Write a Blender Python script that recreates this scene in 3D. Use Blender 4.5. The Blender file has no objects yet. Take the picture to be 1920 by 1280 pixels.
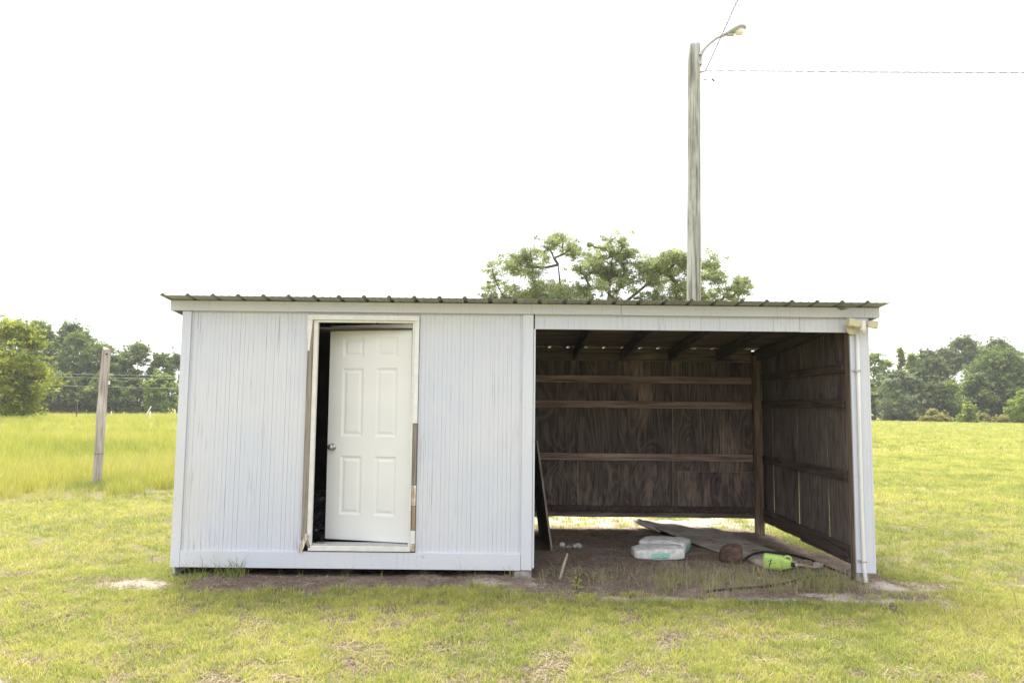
import bpy, bmesh, math, random
import numpy as np
from mathutils import Vector, Matrix

rnd = random.Random(7)
S = bpy.context.scene
COL = S.collection

# ------------------------------------------------------------------ camera
cam_d = bpy.data.cameras.new('camera')
cam = bpy.data.objects.new('camera', cam_d)
COL.objects.link(cam)
S.camera = cam
cam_d.sensor_width = 36.0
cam_d.lens = 1400 / 1920 * 36.0
cam_d.clip_start = 0.05
cam_d.clip_end = 3000
P_, R_ = math.atan(126 / 1400), math.radians(0.6)
CAM = Vector((0, -7.0, 1.5))
F_ = Vector((0, math.cos(P_), math.sin(P_)))
U0 = Vector((0, -math.sin(P_), math.cos(P_)))
R0 = Vector((1, 0, 0))
RR = math.cos(R_) * R0 + math.sin(R_) * U0
UU = -math.sin(R_) * R0 + math.cos(R_) * U0
cam.matrix_world = Matrix(((RR.x, UU.x, -F_.x, CAM.x), (RR.y, UU.y, -F_.y, CAM.y),
                           (RR.z, UU.z, -F_.z, CAM.z), (0, 0, 0, 1)))

# ------------------------------------------------------------------ sky and sun: bright hazy overcast, sun behind the shed
SUN_EL, SUN_AZ = math.radians(66), math.radians(-18)      # azimuth from +Y, towards -X
w = bpy.data.worlds.new('World')
S.world = w
w.use_nodes = True
wt = w.node_tree
wt.nodes.clear()
sky = wt.nodes.new('ShaderNodeTexSky')
sky.sky_type = 'NISHITA'
sky.sun_disc = False
sky.sun_elevation = SUN_EL
sky.sun_rotation = SUN_AZ
sky.dust_density = 4.0
sky.ozone_density = 1.0
tc = wt.nodes.new('ShaderNodeTexCoord')
cn = wt.nodes.new('ShaderNodeTexNoise')
cn.inputs['Scale'].default_value = 2.2
cn.inputs['Detail'].default_value = 5
cr = wt.nodes.new('ShaderNodeValToRGB')
cr.color_ramp.elements[0].position = 0.3
cr.color_ramp.elements[0].color = (8.6, 8.8, 9.2, 1)
cr.color_ramp.elements[1].position = 0.7
cr.color_ramp.elements[1].color = (10.2, 10.2, 10.3, 1)
mx = wt.nodes.new('ShaderNodeMix')
mx.data_type = 'RGBA'
mx.inputs[0].default_value = 0.8
bg = wt.nodes.new('ShaderNodeBackground')
bg.inputs['Strength'].default_value = 0.08
wo = wt.nodes.new('ShaderNodeOutputWorld')
wt.links.new(tc.outputs['Generated'], cn.inputs['Vector'])
wt.links.new(cn.outputs['Fac'], cr.inputs[0])
wt.links.new(sky.outputs[0], mx.inputs[6])
wt.links.new(cr.outputs[0], mx.inputs[7])
wt.links.new(mx.outputs[2], bg.inputs[0])
wt.links.new(bg.outputs[0], wo.inputs[0])

sd = bpy.data.lights.new('sun', 'SUN')
sd.energy = 3.0
sd.angle = math.radians(22)
sd.color = (1.0, 0.95, 0.86)
sun = bpy.data.objects.new('sun', sd)
COL.objects.link(sun)
sdir = Vector((math.cos(SUN_EL) * math.sin(SUN_AZ), math.cos(SUN_EL) * math.cos(SUN_AZ), math.sin(SUN_EL)))
sun.rotation_euler = sdir.to_track_quat('Z', 'Y').to_euler()
sun.location = (0, 0, 40)

S.view_settings.view_transform = 'Standard'
S.view_settings.look = 'None'
S.view_settings.exposure = 1.28
S.view_settings.gamma = 1.0
S.view_settings.use_curve_mapping = False
S.cycles.max_bounces = 8
S.cycles.transparent_max_bounces = 8

# ------------------------------------------------------------------ numpy noise and terrain height
def hash2(ix, iy, seed):
    h = (ix.astype(np.int64) * 374761393 + iy.astype(np.int64) * 668265263 + seed * 982451653) & 0xffffffff
    h = ((h ^ (h >> 13)) * 1274126177) & 0xffffffff
    h = h ^ (h >> 16)
    return (h & 0xffff) / 65535.0

def vnoise(x, y, s, seed=0):
    x = np.asarray(x, float) * s; y = np.asarray(y, float) * s
    ix = np.floor(x); iy = np.floor(y)
    fx = x - ix; fy = y - iy
    fx = fx * fx * (3 - 2 * fx); fy = fy * fy * (3 - 2 * fy)
    a = hash2(ix, iy, seed); b = hash2(ix + 1, iy, seed)
    c = hash2(ix, iy + 1, seed); d = hash2(ix + 1, iy + 1, seed)
    return (a * (1 - fx) + b * fx) * (1 - fy) + (c * (1 - fx) + d * fx) * fy

def fnoise(x, y, s, seed=0, o=3):
    t = 0; a = 1; n = 0
    for i in range(o):
        t = t + a * vnoise(x, y, s * 2 ** i, seed + 17 * i); n += a; a *= 0.55
    return t / n

def sstep(a, b, v):
    t = np.clip((v - a) / (b - a), 0, 1)
    return t * t * (3 - 2 * t)

def rect_mask(x, y, x0, x1, y0, y1, soft):
    return sstep(x0 - soft, x0 + soft, x) * (1 - sstep(x1 - soft, x1 + soft, x)) * \
        sstep(y0 - soft, y0 + soft, y) * (1 - sstep(y1 - soft, y1 + soft, y))

def height(x, y):
    x = np.asarray(x, float); y = np.asarray(y, float)
    h = -0.05 + 0.03 * (fnoise(x, y, 0.35, 3) - 0.5) + 0.018 * (fnoise(x, y, 3.0, 5) - 0.5)
    far = sstep(10, 60, np.hypot(x, y))
    h = h + far * (0.5 * (fnoise(x, y, 0.035, 9, 2) - 0.5)) - 0.1 * far
    bay = rect_mask(x, y, 0.35, 3.1, 0.1, 2.75, 0.25)
    h = h + bay * (0.045 + 0.03 * (fnoise(x, y, 2.2, 21) - 0.5))
    dig = rect_mask(x, y, -2.9, 0.15, 0.16, 2.4, 0.12)
    h = h - dig * (0.13 + 0.05 * (vnoise(x, y, 2.5, 31)))
    h = h + 0.035 * np.exp(-((x + 0.15) ** 2 / 0.06 + (y + 0.12) ** 2 / 0.02)) \
          + 0.03 * np.exp(-((x + 0.75) ** 2 / 0.03 + (y + 0.08) ** 2 / 0.02))
    return h

def dirt_mask(x, y):
    e = 0.16 * (fnoise(x, y, 3.0, 41) - 0.5) * 2
    bay = rect_mask(x, y, 0.1, 3.3, -0.42, 2.75, 0.10) * 1.0
    xx = x + e; yy = y + e
    bay = rect_mask(xx, yy, 0.15, 3.25, -0.60, 2.75, 0.1)
    strip = rect_mask(xx, yy, -2.75, 0.3, -0.50 - 0.09 * np.sin(x * 2.3), 2.6, 0.10)
    side = rect_mask(xx, yy, 3.1, 3.55, -0.40, 1.3, 0.14)
    return np.maximum(np.maximum(bay, strip), side)

def sand_mask(x, y):
    e = 0.3 * (fnoise(x, y, 4.0, 51) - 0.5) * 2
    a = np.exp(-(((x + 3.24) / 0.46) ** 2 + ((y + 0.36) / 0.27) ** 2) * 1.1)
    b = np.exp(-(((x - 3.52) / 0.50) ** 2 + ((y + 0.15) / 0.32) ** 2) * 1.1)
    c = np.exp(-(((y + 0.66) / 0.13) ** 2)) * sstep(0.3, 0.9, x) * (1 - sstep(3.4, 4.0, x)) * 0.85
    d = rect_mask(x, y, -3.2, 4.2, 2.78, 4.1, 0.15) * 0.62
    f = np.exp(-(((x + 0.1) / 0.6) ** 2 + ((y + 0.2) / 0.12) ** 2)) * 0.9
    g = np.exp(-(((x - 2.9) / 0.8) ** 2 + ((y + 0.5) / 0.1) ** 2)) * 0.9
    m = np.maximum.reduce([a, b, c, d, f, g])
    return np.clip(sstep(0.25, 0.75, m + e), 0, 1)

def tall_mask(x, y):
    e = 1.0 * (fnoise(x, y, 0.5, 61) - 0.5)
    edge = 6.45 + 0.8 * (x + 5.97)
    return sstep(-0.25, 0.25, y + e * 0.6 - edge) * (1 - sstep(-1.0, 1.5, x - (y - 8) * 0.05))

def thatch_mask(x, y):
    n = fnoise(x, y, 4.6, 71, 4)
    big = fnoise(x, y, 0.5, 77, 2)
    return 0.85 * sstep(0.56, 0.76, n + 0.22 * (big - 0.47) + 0.04 * sstep(1.0, -3.5, y))

# ------------------------------------------------------------------ material helpers
class MB:
    def __init__(s, name):
        s.m = bpy.data.materials.new(name); s.m.use_nodes = True
        s.t = s.m.node_tree; s.t.nodes.clear()
        s.out = s.t.nodes.new('ShaderNodeOutputMaterial')
    def n(s, typ, ins=None, **kw):
        nd = s.t.nodes.new(typ)
        for k, v in kw.items(): setattr(nd, k, v)
        for k, v in (ins or {}).items(): s.set(nd.inputs[k], v)
        return nd
    def set(s, sock, v):
        if isinstance(v, bpy.types.NodeSocket): s.t.links.new(v, sock)
        else:
            if isinstance(v, tuple) and len(v) == 3 and sock.type == 'RGBA': v = v + (1,)
            sock.default_value = v
    def pos(s): return s.n('ShaderNodeNewGeometry').outputs['Position']
    def rand(s): return s.n('ShaderNodeObjectInfo').outputs['Random']
    def scaled(s, v, sc, off=None):
        r = s.n('ShaderNodeVectorMath', {0: v, 1: sc}, operation='MULTIPLY').outputs[0]
        if off is not None:
            k = s.n('ShaderNodeVectorMath', {0: r}, operation='ADD')
            c = s.n('ShaderNodeCombineXYZ', {0: off, 1: off, 2: off}).outputs[0]
            s.set(k.inputs[1], c); r = k.outputs[0]
        return r
    def noise(s, v, scale, detail=4, rough=0.55, dist=0.0):
        return s.n('ShaderNodeTexNoise', {'Vector': v, 'Scale': scale, 'Detail': detail, 'Roughness': rough, 'Distortion': dist}).outputs['Fac']
    def math(s, op, a, b=0.0, c=False):
        nd = s.n('ShaderNodeMath', {0: a, 1: b}, operation=op); nd.use_clamp = c
        return nd.outputs[0]
    def smooth(s, v, a, b):
        return s.n('ShaderNodeMapRange', {0: v, 1: a, 2: b, 3: 0.0, 4: 1.0}, interpolation_type='SMOOTHSTEP').outputs[0]
    def mix(s, f, a, b, blend='MIX'):
        nd = s.n('ShaderNodeMix', {0: f, 6: a, 7: b}, data_type='RGBA', blend_type=blend)
        return nd.outputs[2]
    def attr(s, name, typ='GEOMETRY'):
        return s.n('ShaderNodeAttribute', attribute_name=name, attribute_type=typ)
    def bsdf(s, col, rough=0.8, bump=None, bstr=0.3, bdist=0.01, spec=0.3, metal=0.0):
        b = s.n('ShaderNodeBsdfPrincipled', {'Base Color': col, 'Roughness': rough, 'Metallic': metal, 'Specular IOR Level': spec})
        if bump is not None:
            bp = s.n('ShaderNodeBump', {'Height': bump, 'Strength': bstr, 'Distance': bdist})
            s.t.links.new(bp.outputs[0], b.inputs['Normal'])
        s.t.links.new(b.outputs[0], s.out.inputs[0])
        return s.m

def plain(name, col, rough=0.7, var=0.12, scale=8.0, spec=0.3, metal=0.0):
    b = MB(name); v = b.pos()
    n = b.noise(v, scale, 5)
    d = tuple(c * (1 - var) for c in col); l = tuple(min(1, c * (1 + var)) for c in col)
    return b.bsdf(b.mix(b.smooth(n, 0.3, 0.7), d, l), rough, n, 0.15, 0.005, spec, metal)

def wood(name, dark, mid, light, axis='z', cathedral=0.0,  fine=55.0, blotch=1.3, bump=0.25, light_amt=(0.5, 0.75), damp=None):
    b = MB(name); p = b.pos(); r = b.math('MULTIPLY', b.rand(), 37.0)
    long = 0.045
    sc = {'z': (1, 1, long), 'x': (long, 1, 1), 'y': (1, long, 1)}[axis]
    v = b.scaled(p, sc, r)
    g = b.noise(v, fine, 4, 0.65)
    sc2 = {'z': (1, 1, .35), 'x': (.35, 1, 1), 'y': (1, .35, 1)}[axis]
    v2 = b.scaled(p, sc2, r)
    bl = b.noise(v2, blotch, 5, 0.6)
    f = b.smooth(bl, light_amt[0], light_amt[1])
    col = b.mix(f, mid, light)
    col = b.mix(b.smooth(g, 0.42, 0.68), col, dark)
    h = g
    if cathedral > 0:
        sc3 = {'z': (1, 1, .22), 'x': (.22, 1, 1), 'y': (1, .22, 1)}[axis]
        v3 = b.scaled(p, sc3, r)
        c = b.noise(v3, 2.4, 2.0, 0.4, 0.5)
        ring = b.math('SINE', b.math('MULTIPLY', c, 150.0))
        rg = b.smooth(ring, -0.2, 1.0)
        rg = b.math('MULTIPLY', rg, cathedral)
        col = b.mix(rg, col, light)
        st = b.noise(b.scaled(p, sc2, r), 2.6, 6, 0.7)
        col = b.mix(b.math('MULTIPLY', b.smooth(st, 0.52, 0.66), 0.75), col, dark)
        if damp:
            zz = b.n('ShaderNodeSeparateXYZ', {0: p}).outputs[2]
            lowz = b.smooth(zz, 0.95, 0.62)
            dn = b.noise(b.scaled(p, (1, 1, 0.16), r), 11.0, 6, 0.7)
            col = b.mix(b.math('MULTIPLY', b.math('MULTIPLY', lowz, b.smooth(dn, 0.46, 0.66)), 0.7), col, damp)
    return b.bsdf(col, 0.85, h, bump, 0.004, 0.2)

def paint(name, col, streak=0.5, dark=(0.22, 0.22, 0.23), warm=(0.60, 0.58, 0.52)):
    b = MB(name); p = b.pos()
    v = b.scaled(p, (1, 1, 0.03))
    s1 = b.noise(v, 70, 3, 0.6)
    s2 = b.noise(b.scaled(p, (1, 1, 0.18)), 2.5, 4, 0.6)
    s3 = b.noise(b.scaled(p, (1, 1, 0.25)), 160, 2, 0.5)
    cl = b.noise(p, 1.1, 3, 0.5)
    c2 = tuple(x * k for x, k in zip(col, (0.93, 0.95, 1.0)))
    c = b.mix(b.smooth(cl, 0.35, 0.65), col, c2)
    c = b.mix(b.math('MULTIPLY', b.smooth(s1, 0.45, 0.7), 0.20 * streak * 2), c, tuple(x * 0.8 for x in col))
    m = b.math('MULTIPLY', b.smooth(s1, 0.57, 0.64), b.smooth(s2, 0.47, 0.62))
    c = b.mix(b.math('MULTIPLY', m, streak), c, dark)
    sp = b.math('MULTIPLY', b.smooth(s3, 0.72, 0.8), 0.5 * streak)
    c = b.mix(sp, c, dark)
    kn = b.noise(b.scaled(p, (1, 1, 1.5)), 7, 2, 0.5)
    c = b.mix(b.math('MULTIPLY', b.smooth(kn, 0.73, 0.80), 0.45), c, (0.35, 0.35, 0.37))
    wn = b.noise(p, 0.9, 3)
    c = b.mix(b.math('MULTIPLY', b.smooth(wn, 0.55, 0.75), 0.25), c, warm)
    return b.bsdf(c, 0.6, s1, 0.12, 0.002, 0.3)

M = {}
M['siding'] = paint('painted beadboard', (0.685, 0.70, 0.765), 0.5)
M['groove'] = paint('grimy beadboard groove', (0.65, 0.665, 0.73), 0.75)
M['trim'] = paint('painted trim board', (0.70, 0.715, 0.78), 0.16)
M['fascia'] = paint('painted fascia board', (0.66, 0.665, 0.70), 0.2)
M['frame'] = plain('cream door frame paint', (0.78, 0.765, 0.735), 0.5, 0.05, 14)
M['casing'] = plain('fresh white casing paint', (0.80, 0.80, 0.80), 0.5, 0.05, 20)
M['door'] = plain('cream steel door paint', (0.80, 0.805, 0.81), 0.38, 0.02, 3, 0.4)
M['raw'] = wood('weathered raw casing wood', (0.19, 0.16, 0.135), (0.32, 0.28, 0.24), (0.45, 0.42, 0.38), 'z')
M['rawtan'] = wood('fresh tan casing wood', (0.22, 0.15, 0.09), (0.36, 0.27, 0.18), (0.5, 0.42, 0.33), 'z')

def chipped():
    b = MB('chipped casing paint'); p = b.pos()
    g = b.noise(b.scaled(p, (1, 1, 0.12)), 60, 4, 0.7)
    c = b.mix(b.smooth(g, 0.47, 0.53), (0.78, 0.77, 0.74), (0.45, 0.32, 0.22))
    return b.bsdf(c, 0.7, g, 0.4, 0.004)
M['chip'] = chipped()
M['roof'] = plain('weathered galvanised roof sheet', (0.33, 0.335, 0.32), 0.5, 0.12, 5, 0.4, 0.25)
M['ply'] = wood('dark stained plywood', (0.034, 0.029, 0.028), (0.105, 0.088, 0.082), (0.36, 0.265, 0.22), 'z', 0.22, 60, 2.1, 0.3, (0.54, 0.78), (0.33, 0.245, 0.20))
M['plank'] = wood('dark weathered wall plank', (0.05, 0.042, 0.039), (0.15, 0.122, 0.11), (0.30, 0.25, 0.222), 'z', 0.10, 75, 2.0, 0.35)
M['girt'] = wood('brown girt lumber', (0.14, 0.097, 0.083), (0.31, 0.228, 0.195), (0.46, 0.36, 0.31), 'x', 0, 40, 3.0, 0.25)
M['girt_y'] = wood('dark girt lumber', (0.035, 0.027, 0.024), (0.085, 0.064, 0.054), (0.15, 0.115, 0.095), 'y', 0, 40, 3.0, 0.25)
M['sill'] = wood('dark grey sill lumber', (0.075, 0.06, 0.055), (0.18, 0.15, 0.135), (0.31, 0.27, 0.245), 'x', 0, 40, 3.0, 0.25)
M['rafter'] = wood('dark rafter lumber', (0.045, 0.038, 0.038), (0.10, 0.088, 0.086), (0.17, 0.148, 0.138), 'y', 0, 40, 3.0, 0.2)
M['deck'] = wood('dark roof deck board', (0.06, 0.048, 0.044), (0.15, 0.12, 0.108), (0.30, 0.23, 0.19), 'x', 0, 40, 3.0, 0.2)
M['post'] = wood('brown corner post', (0.09, 0.065, 0.048), (0.19, 0.14, 0.105), (0.28, 0.21, 0.165), 'z', 0, 35, 3.0, 0.25)
M['pole'] = wood('grey green utility pole wood', (0.15, 0.145, 0.13), (0.33, 0.33, 0.30), (0.52, 0.525, 0.48), 'z', 0, 20, 3.5, 0.8, (0.38, 0.62))
M['oldpost'] = wood('weathered brown post wood', (0.25, 0.21, 0.19), (0.48, 0.435, 0.41), (0.66, 0.63, 0.605), 'z', 0, 30, 3.0, 0.5)
M['conduit'] = plain('white plastic conduit', (0.80, 0.80, 0.78), 0.35, 0.03, 6)
M['beige'] = plain('yellowed beige plastic', (0.62, 0.58, 0.42), 0.4, 0.06, 12)
M['ivory'] = plain('ivory plastic', (0.78, 0.75, 0.66), 0.35, 0.03, 12)
M['steel'] = plain('brushed steel', (0.45, 0.44, 0.42), 0.28, 0.08, 40, 0.5, 0.9)
M['galv'] = plain('galvanised steel', (0.5, 0.5, 0.5), 0.4, 0.1, 20, 0.5, 0.6)
M['black'] = plain('black rubber', (0.02, 0.02, 0.022), 0.5, 0.3, 20)
M['wire'] = plain('grey cable', (0.17, 0.16, 0.23), 0.5, 0.1, 10)
M['farwire'] = plain('pale aluminium wire', (0.5, 0.5, 0.5), 0.4, 0.05, 10)
M['concrete'] = plain('rough concrete block', (0.33, 0.31, 0.28), 0.9, 0.25, 25)
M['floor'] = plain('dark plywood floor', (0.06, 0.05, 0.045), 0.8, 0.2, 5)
M['bag'] = plain('dusty white bag paper', (0.66, 0.65, 0.64), 0.55, 0.2, 16)
M['teal'] = plain('teal bag print', (0.30, 0.62, 0.52), 0.55, 0.08, 30)
M['tealdk'] = plain('dark teal lettering', (0.05, 0.28, 0.25), 0.55, 0.08, 30)
M['jug'] = plain('lime green jug plastic', (0.46, 0.66, 0.17), 0.35, 0.05, 10)
M['ink'] = plain('black ink', (0.03, 0.035, 0.03), 0.5, 0.1, 10)
M['foil'] = plain('grey white plastic film', (0.42, 0.45, 0.45), 0.25, 0.3, 40, 0.6)
M['trash'] = plain('black trash bag plastic', (0.035, 0.036, 0.04), 0.28, 0.2, 10, 0.6)
M['scrap'] = plain('pale paper scrap', (0.42, 0.39, 0.36), 0.8, 0.15, 40)
M['rag'] = plain('brown grey rag', (0.20, 0.15, 0.12), 0.9, 0.3, 30)
M['stick'] = wood('pale dry stake', (0.25, 0.2, 0.16), (0.40, 0.34, 0.28), (0.5, 0.44, 0.38), 'z')
M['leanedge'] = wood('leaning board wood', (0.12, 0.10, 0.085), (0.30, 0.26, 0.225), (0.42, 0.38, 0.33), 'z')
M['white'] = plain('white fence post', (0.78, 0.78, 0.76), 0.6, 0.05, 5)
M['darkpost'] = plain('dark fence post', (0.10, 0.085, 0.07), 0.8, 0.2, 5)
M['lens'] = plain('frosted lamp lens', (0.88, 0.88, 0.86), 0.25, 0.03, 30)
M['lamp'] = plain('grey lamp housing', (0.46, 0.465, 0.50), 0.5, 0.08, 14, 0.3, 0.0)

def rust():
    b = MB('rusty metal'); p = b.pos()
    n = b.noise(p, 18, 6, 0.65); n2 = b.noise(p, 90, 3)
    c = b.mix(b.smooth(n, 0.35, 0.65), (0.06, 0.036, 0.028), (0.135, 0.085, 0.066))
    c = b.mix(b.math('MULTIPLY', b.smooth(n2, 0.55, 0.7), 0.5), c, (0.22, 0.13, 0.09))
    return b.bsdf(c, 0.85, n2, 0.5, 0.004)
M['rust'] = rust()

def mat_runner():
    b = MB('worn grey brown mat'); p = b.pos()
    n = b.noise(p, 4, 5, 0.6); n2 = b.noise(p, 120, 3)
    c = b.mix(b.smooth(n, 0.35, 0.65), (0.32, 0.275, 0.23), (0.48, 0.435, 0.385))
    c = b.mix(b.math('MULTIPLY', b.smooth(b.noise(p, 9, 4), 0.55, 0.7), 0.6), c, (0.13, 0.085, 0.055))
    return b.bsdf(c, 0.95, n2, 0.5, 0.004, 0.1)
M['mat'] = mat_runner()

def ground_mat():
    b = MB('lawn soil and field ground'); p = b.pos()
    dirt = b.attr('dirt').outputs['Fac']; sand = b.attr('sand').outputs['Fac']; that = b.attr('thatch').outputs['Fac']
    tall = b.attr('tall').outputs['Fac']
    n1 = b.noise(p, 1.2, 5); n2 = b.noise(p, 9, 5, 0.65); n3 = b.noise(p, 70, 4, 0.7)
    n4 = b.noise(b.scaled(p, (0.05, 0.22, 1)), 1.0, 5, 0.6)
    g = b.mix(b.smooth(n1, 0.35, 0.65), (0.225, 0.235, 0.055), (0.28, 0.265, 0.065))
    g = b.mix(b.math('MULTIPLY', b.smooth(n4, 0.42, 0.66), 0.75), g, (0.30, 0.26, 0.10))
    g = b.mix(b.math('MULTIPLY', b.smooth(n2, 0.5, 0.7), 0.6), g, (0.18, 0.23, 0.04))
    near = b.n('ShaderNodeVectorMath', {0: p}, operation='LENGTH').outputs['Value']
    soilmix = b.math('SUBTRACT', 1.0, b.smooth(near, 9.0, 26.0))
    th = b.mix(b.smooth(n3, 0.35, 0.65), (0.14, 0.11, 0.09), (0.29, 0.24, 0.20))
    g = b.mix(b.math('MULTIPLY', soilmix, 0.55), g, th)
    g = b.mix(b.math('MULTIPLY', that, soilmix), g, th)
    d = b.mix(b.smooth(n3, 0.35, 0.65), (0.29, 0.235, 0.20), (0.58, 0.50, 0.44))
    d = b.mix(b.math('MULTIPLY', b.smooth(n2, 0.45, 0.65), 0.6), d, (0.45, 0.38, 0.335))
    g = b.mix(dirt, g, d)
    s = b.mix(b.smooth(n3, 0.3, 0.7), (0.40, 0.35, 0.29), (0.60, 0.54, 0.47))
    g = b.mix(b.math('MULTIPLY', sand, 0.9), g, s)
    return b.bsdf(g, 0.95, n3, 0.6, 0.02, 0.1)
M['ground'] = ground_mat()

def blade_mat(name, cols, trans=0.45):
    b = MB(name); p = b.pos()
    t = b.attr('tint', 'INSTANCER').outputs['Fac']
    n = b.noise(p, 0.8, 4)
    k = b.math('ADD', b.math('MULTIPLY', t, 0.75), b.math('MULTIPLY', b.math('SUBTRACT', n, 0.35), 0.6))
    rp = b.n('ShaderNodeValToRGB', {0: k})
    e = rp.color_ramp.elements
    e[0].position = 0.05; e[0].color = cols[0] + (1,)
    e[1].position = 0.95; e[1].color = cols[-1] + (1,)
    for i, c in enumerate(cols[1:-1]):
        q = e.new(0.05 + 0.9 * (i + 1) / (len(cols) - 1)); q.color = c + (1,)
    bd = b.attr('blade').outputs['Fac']
    c = b.mix(b.math('MULTIPLY', b.math('SUBTRACT', bd, 0.55), 1.1), rp.outputs[0], (0.40, 0.33, 0.16))
    d = b.n('ShaderNodeBsdfDiffuse', {'Color': c})
    tr = b.n('ShaderNodeBsdfTranslucent', {'Color': c})
    m = b.n('ShaderNodeMixShader', {0: trans, 1: d.outputs[0], 2: tr.outputs[0]})
    b.t.links.new(m.outputs[0], b.out.inputs[0])
    return b.m
M['lawn'] = blade_mat('lawn blade', [(0.26, 0.335, 0.105), (0.48, 0.525, 0.15), (0.68, 0.66, 0.20), (0.74, 0.67, 0.31)])
M['tall'] = blade_mat('tall field grass blade', [(0.24, 0.32, 0.08), (0.45, 0.49, 0.10), (0.62, 0.60, 0.14), (0.62, 0.54, 0.30)])
M['weed'] = blade_mat('weedy blade', [(0.20, 0.29, 0.08), (0.30, 0.36, 0.12), (0.50, 0.45, 0.26), (0.66, 0.58, 0.43)], 0.4)
M['straw'] = blade_mat('pine straw', [(0.16, 0.115, 0.09), (0.34, 0.26, 0.205), (0.52, 0.43, 0.36), (0.66, 0.60, 0.53)], 0.1)

def leaf_mat(name, a, c, trans=0.55):
    a = tuple(min(.7, v * 1.25) for v in a); c = tuple(min(.7, v * 1.2) for v in c)
    b = MB(name)
    t = b.attr('tint').outputs['Fac']
    col = b.mix(t, a, c)
    d = b.n('ShaderNodeBsdfDiffuse', {'Color': col})
    tr = b.n('ShaderNodeBsdfTranslucent', {'Color': col})
    m = b.n('ShaderNodeMixShader', {0: trans, 1: d.outputs[0], 2: tr.outputs[0]})
    b.t.links.new(m.outputs[0], b.out.inputs[0])
    return b.m
LEAF = {
    'oak': leaf_mat('oak leaves', (0.14, 0.175, 0.09), (0.42, 0.46, 0.21)),
    'dark': leaf_mat('dark green leaves', (0.065, 0.10, 0.034), (0.25, 0.31, 0.085)),
    'mid': leaf_mat('mid green leaves', (0.075, 0.12, 0.04), (0.28, 0.34, 0.085)),
    'yellow': leaf_mat('yellow green leaves', (0.12, 0.17, 0.038), (0.46, 0.47, 0.085)),
    'lime': leaf_mat('light green leaves', (0.12, 0.19, 0.045), (0.42, 0.48, 0.11)),
    'grey': leaf_mat('grey green leaves', (0.11, 0.145, 0.078), (0.31, 0.36, 0.20)),
    'pine': leaf_mat('pine needles', (0.075, 0.105, 0.045), (0.22, 0.26, 0.09)),
    'scrub': leaf_mat('yellowish scrub leaves', (0.217, 0.225, 0.070), (0.449, 0.419, 0.155)),
}
M['bark'] = wood('grey bark', (0.06, 0.05, 0.042), (0.13, 0.11, 0.095), (0.2, 0.18, 0.16), 'z', 0, 20, 2, 0.4)

# ------------------------------------------------------------------ object helpers
def tag(o, label=None, cat=None, group=None, kind=None):
    if label: o['label'] = label
    if cat: o['category'] = cat
    if group: o['group'] = group
    if kind: o['kind'] = kind
    return o

def empty(name, loc, label, cat, group=None):
    o = bpy.data.objects.new(name, None); COL.objects.link(o)
    o.location = loc; o.empty_display_size = 0.2
    return tag(o, label, cat, group)

def wloc(o):
    v = Vector(o.location)
    return v + wloc(o.parent) if o.parent else v

def meshobj(name, verts, faces, mat, parent=None, smooth=False, origin=None, mats=None, midx=None):
    """verts in world coordinates; the object's origin is moved to `origin` (default: centre of the vertices)."""
    V = np.asarray(verts, float).reshape(-1, 3)
    o0 = np.array(origin if origin is not None else (V.min(0) + V.max(0)) / 2, float)
    me = bpy.data.meshes.new(name)
    me.from_pydata([tuple(v) for v in (V - o0)], [], faces)
    for m in (mats or [mat]): me.materials.append(m)
    if midx is not None: me.polygons.foreach_set('material_index', midx)
    if smooth: me.polygons.foreach_set('use_smooth', [True] * len(me.polygons))
    me.update()
    o = bpy.data.objects.new(name, me); COL.objects.link(o)
    if parent is not None:
        o.parent = parent
        o.location = Vector(o0) - wloc(parent)
    else: o.location = Vector(o0)
    return o

def bm_obj(name, bm, mat, parent=None, smooth=False, origin=None):
    bm.normal_update(); bm.verts.index_update()
    v = [tuple(x.co) for x in bm.verts]; f = [[q.index for q in p.verts] for p in bm.faces]
    bm.free()
    return meshobj(name, v, f, mat, parent, smooth, origin)

def add_box(bm, x0, x1, y0, y1, z0, z1, bev=0.0, mtx=None):
    r = bmesh.ops.create_cube(bm, size=1.0)
    for v in r['verts']:
        v.co = Vector(((x0 + x1) / 2 + v.co.x * (x1 - x0), (y0 + y1) / 2 + v.co.y * (y1 - y0), (z0 + z1) / 2 + v.co.z * (z1 - z0)))
    vs = r['verts']
    if bev > 0:
        es = list({e for v in vs for e in v.link_edges})
        rb = bmesh.ops.bevel(bm, geom=es, offset=bev, segments=1, affect='EDGES', profile=0.5)
        vs = list({v for f in rb['faces'] for v in f.verts} | {v for v in vs if v.is_valid})
    if mtx is not None:
        for v in vs: v.co = mtx @ v.co

def box(name, x0, x1, y0, y1, z0, z1, mat, parent=None, bev=0.002, mtx=None, warp=0.0):
    bm = bmesh.new(); add_box(bm, x0, x1, y0, y1, z0, z1, bev, mtx)
    if warp:
        for v in bm.verts: v.co += Vector([rnd.uniform(-warp, warp) for _ in range(3)])
    return bm_obj(name, bm, mat, parent)

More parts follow.
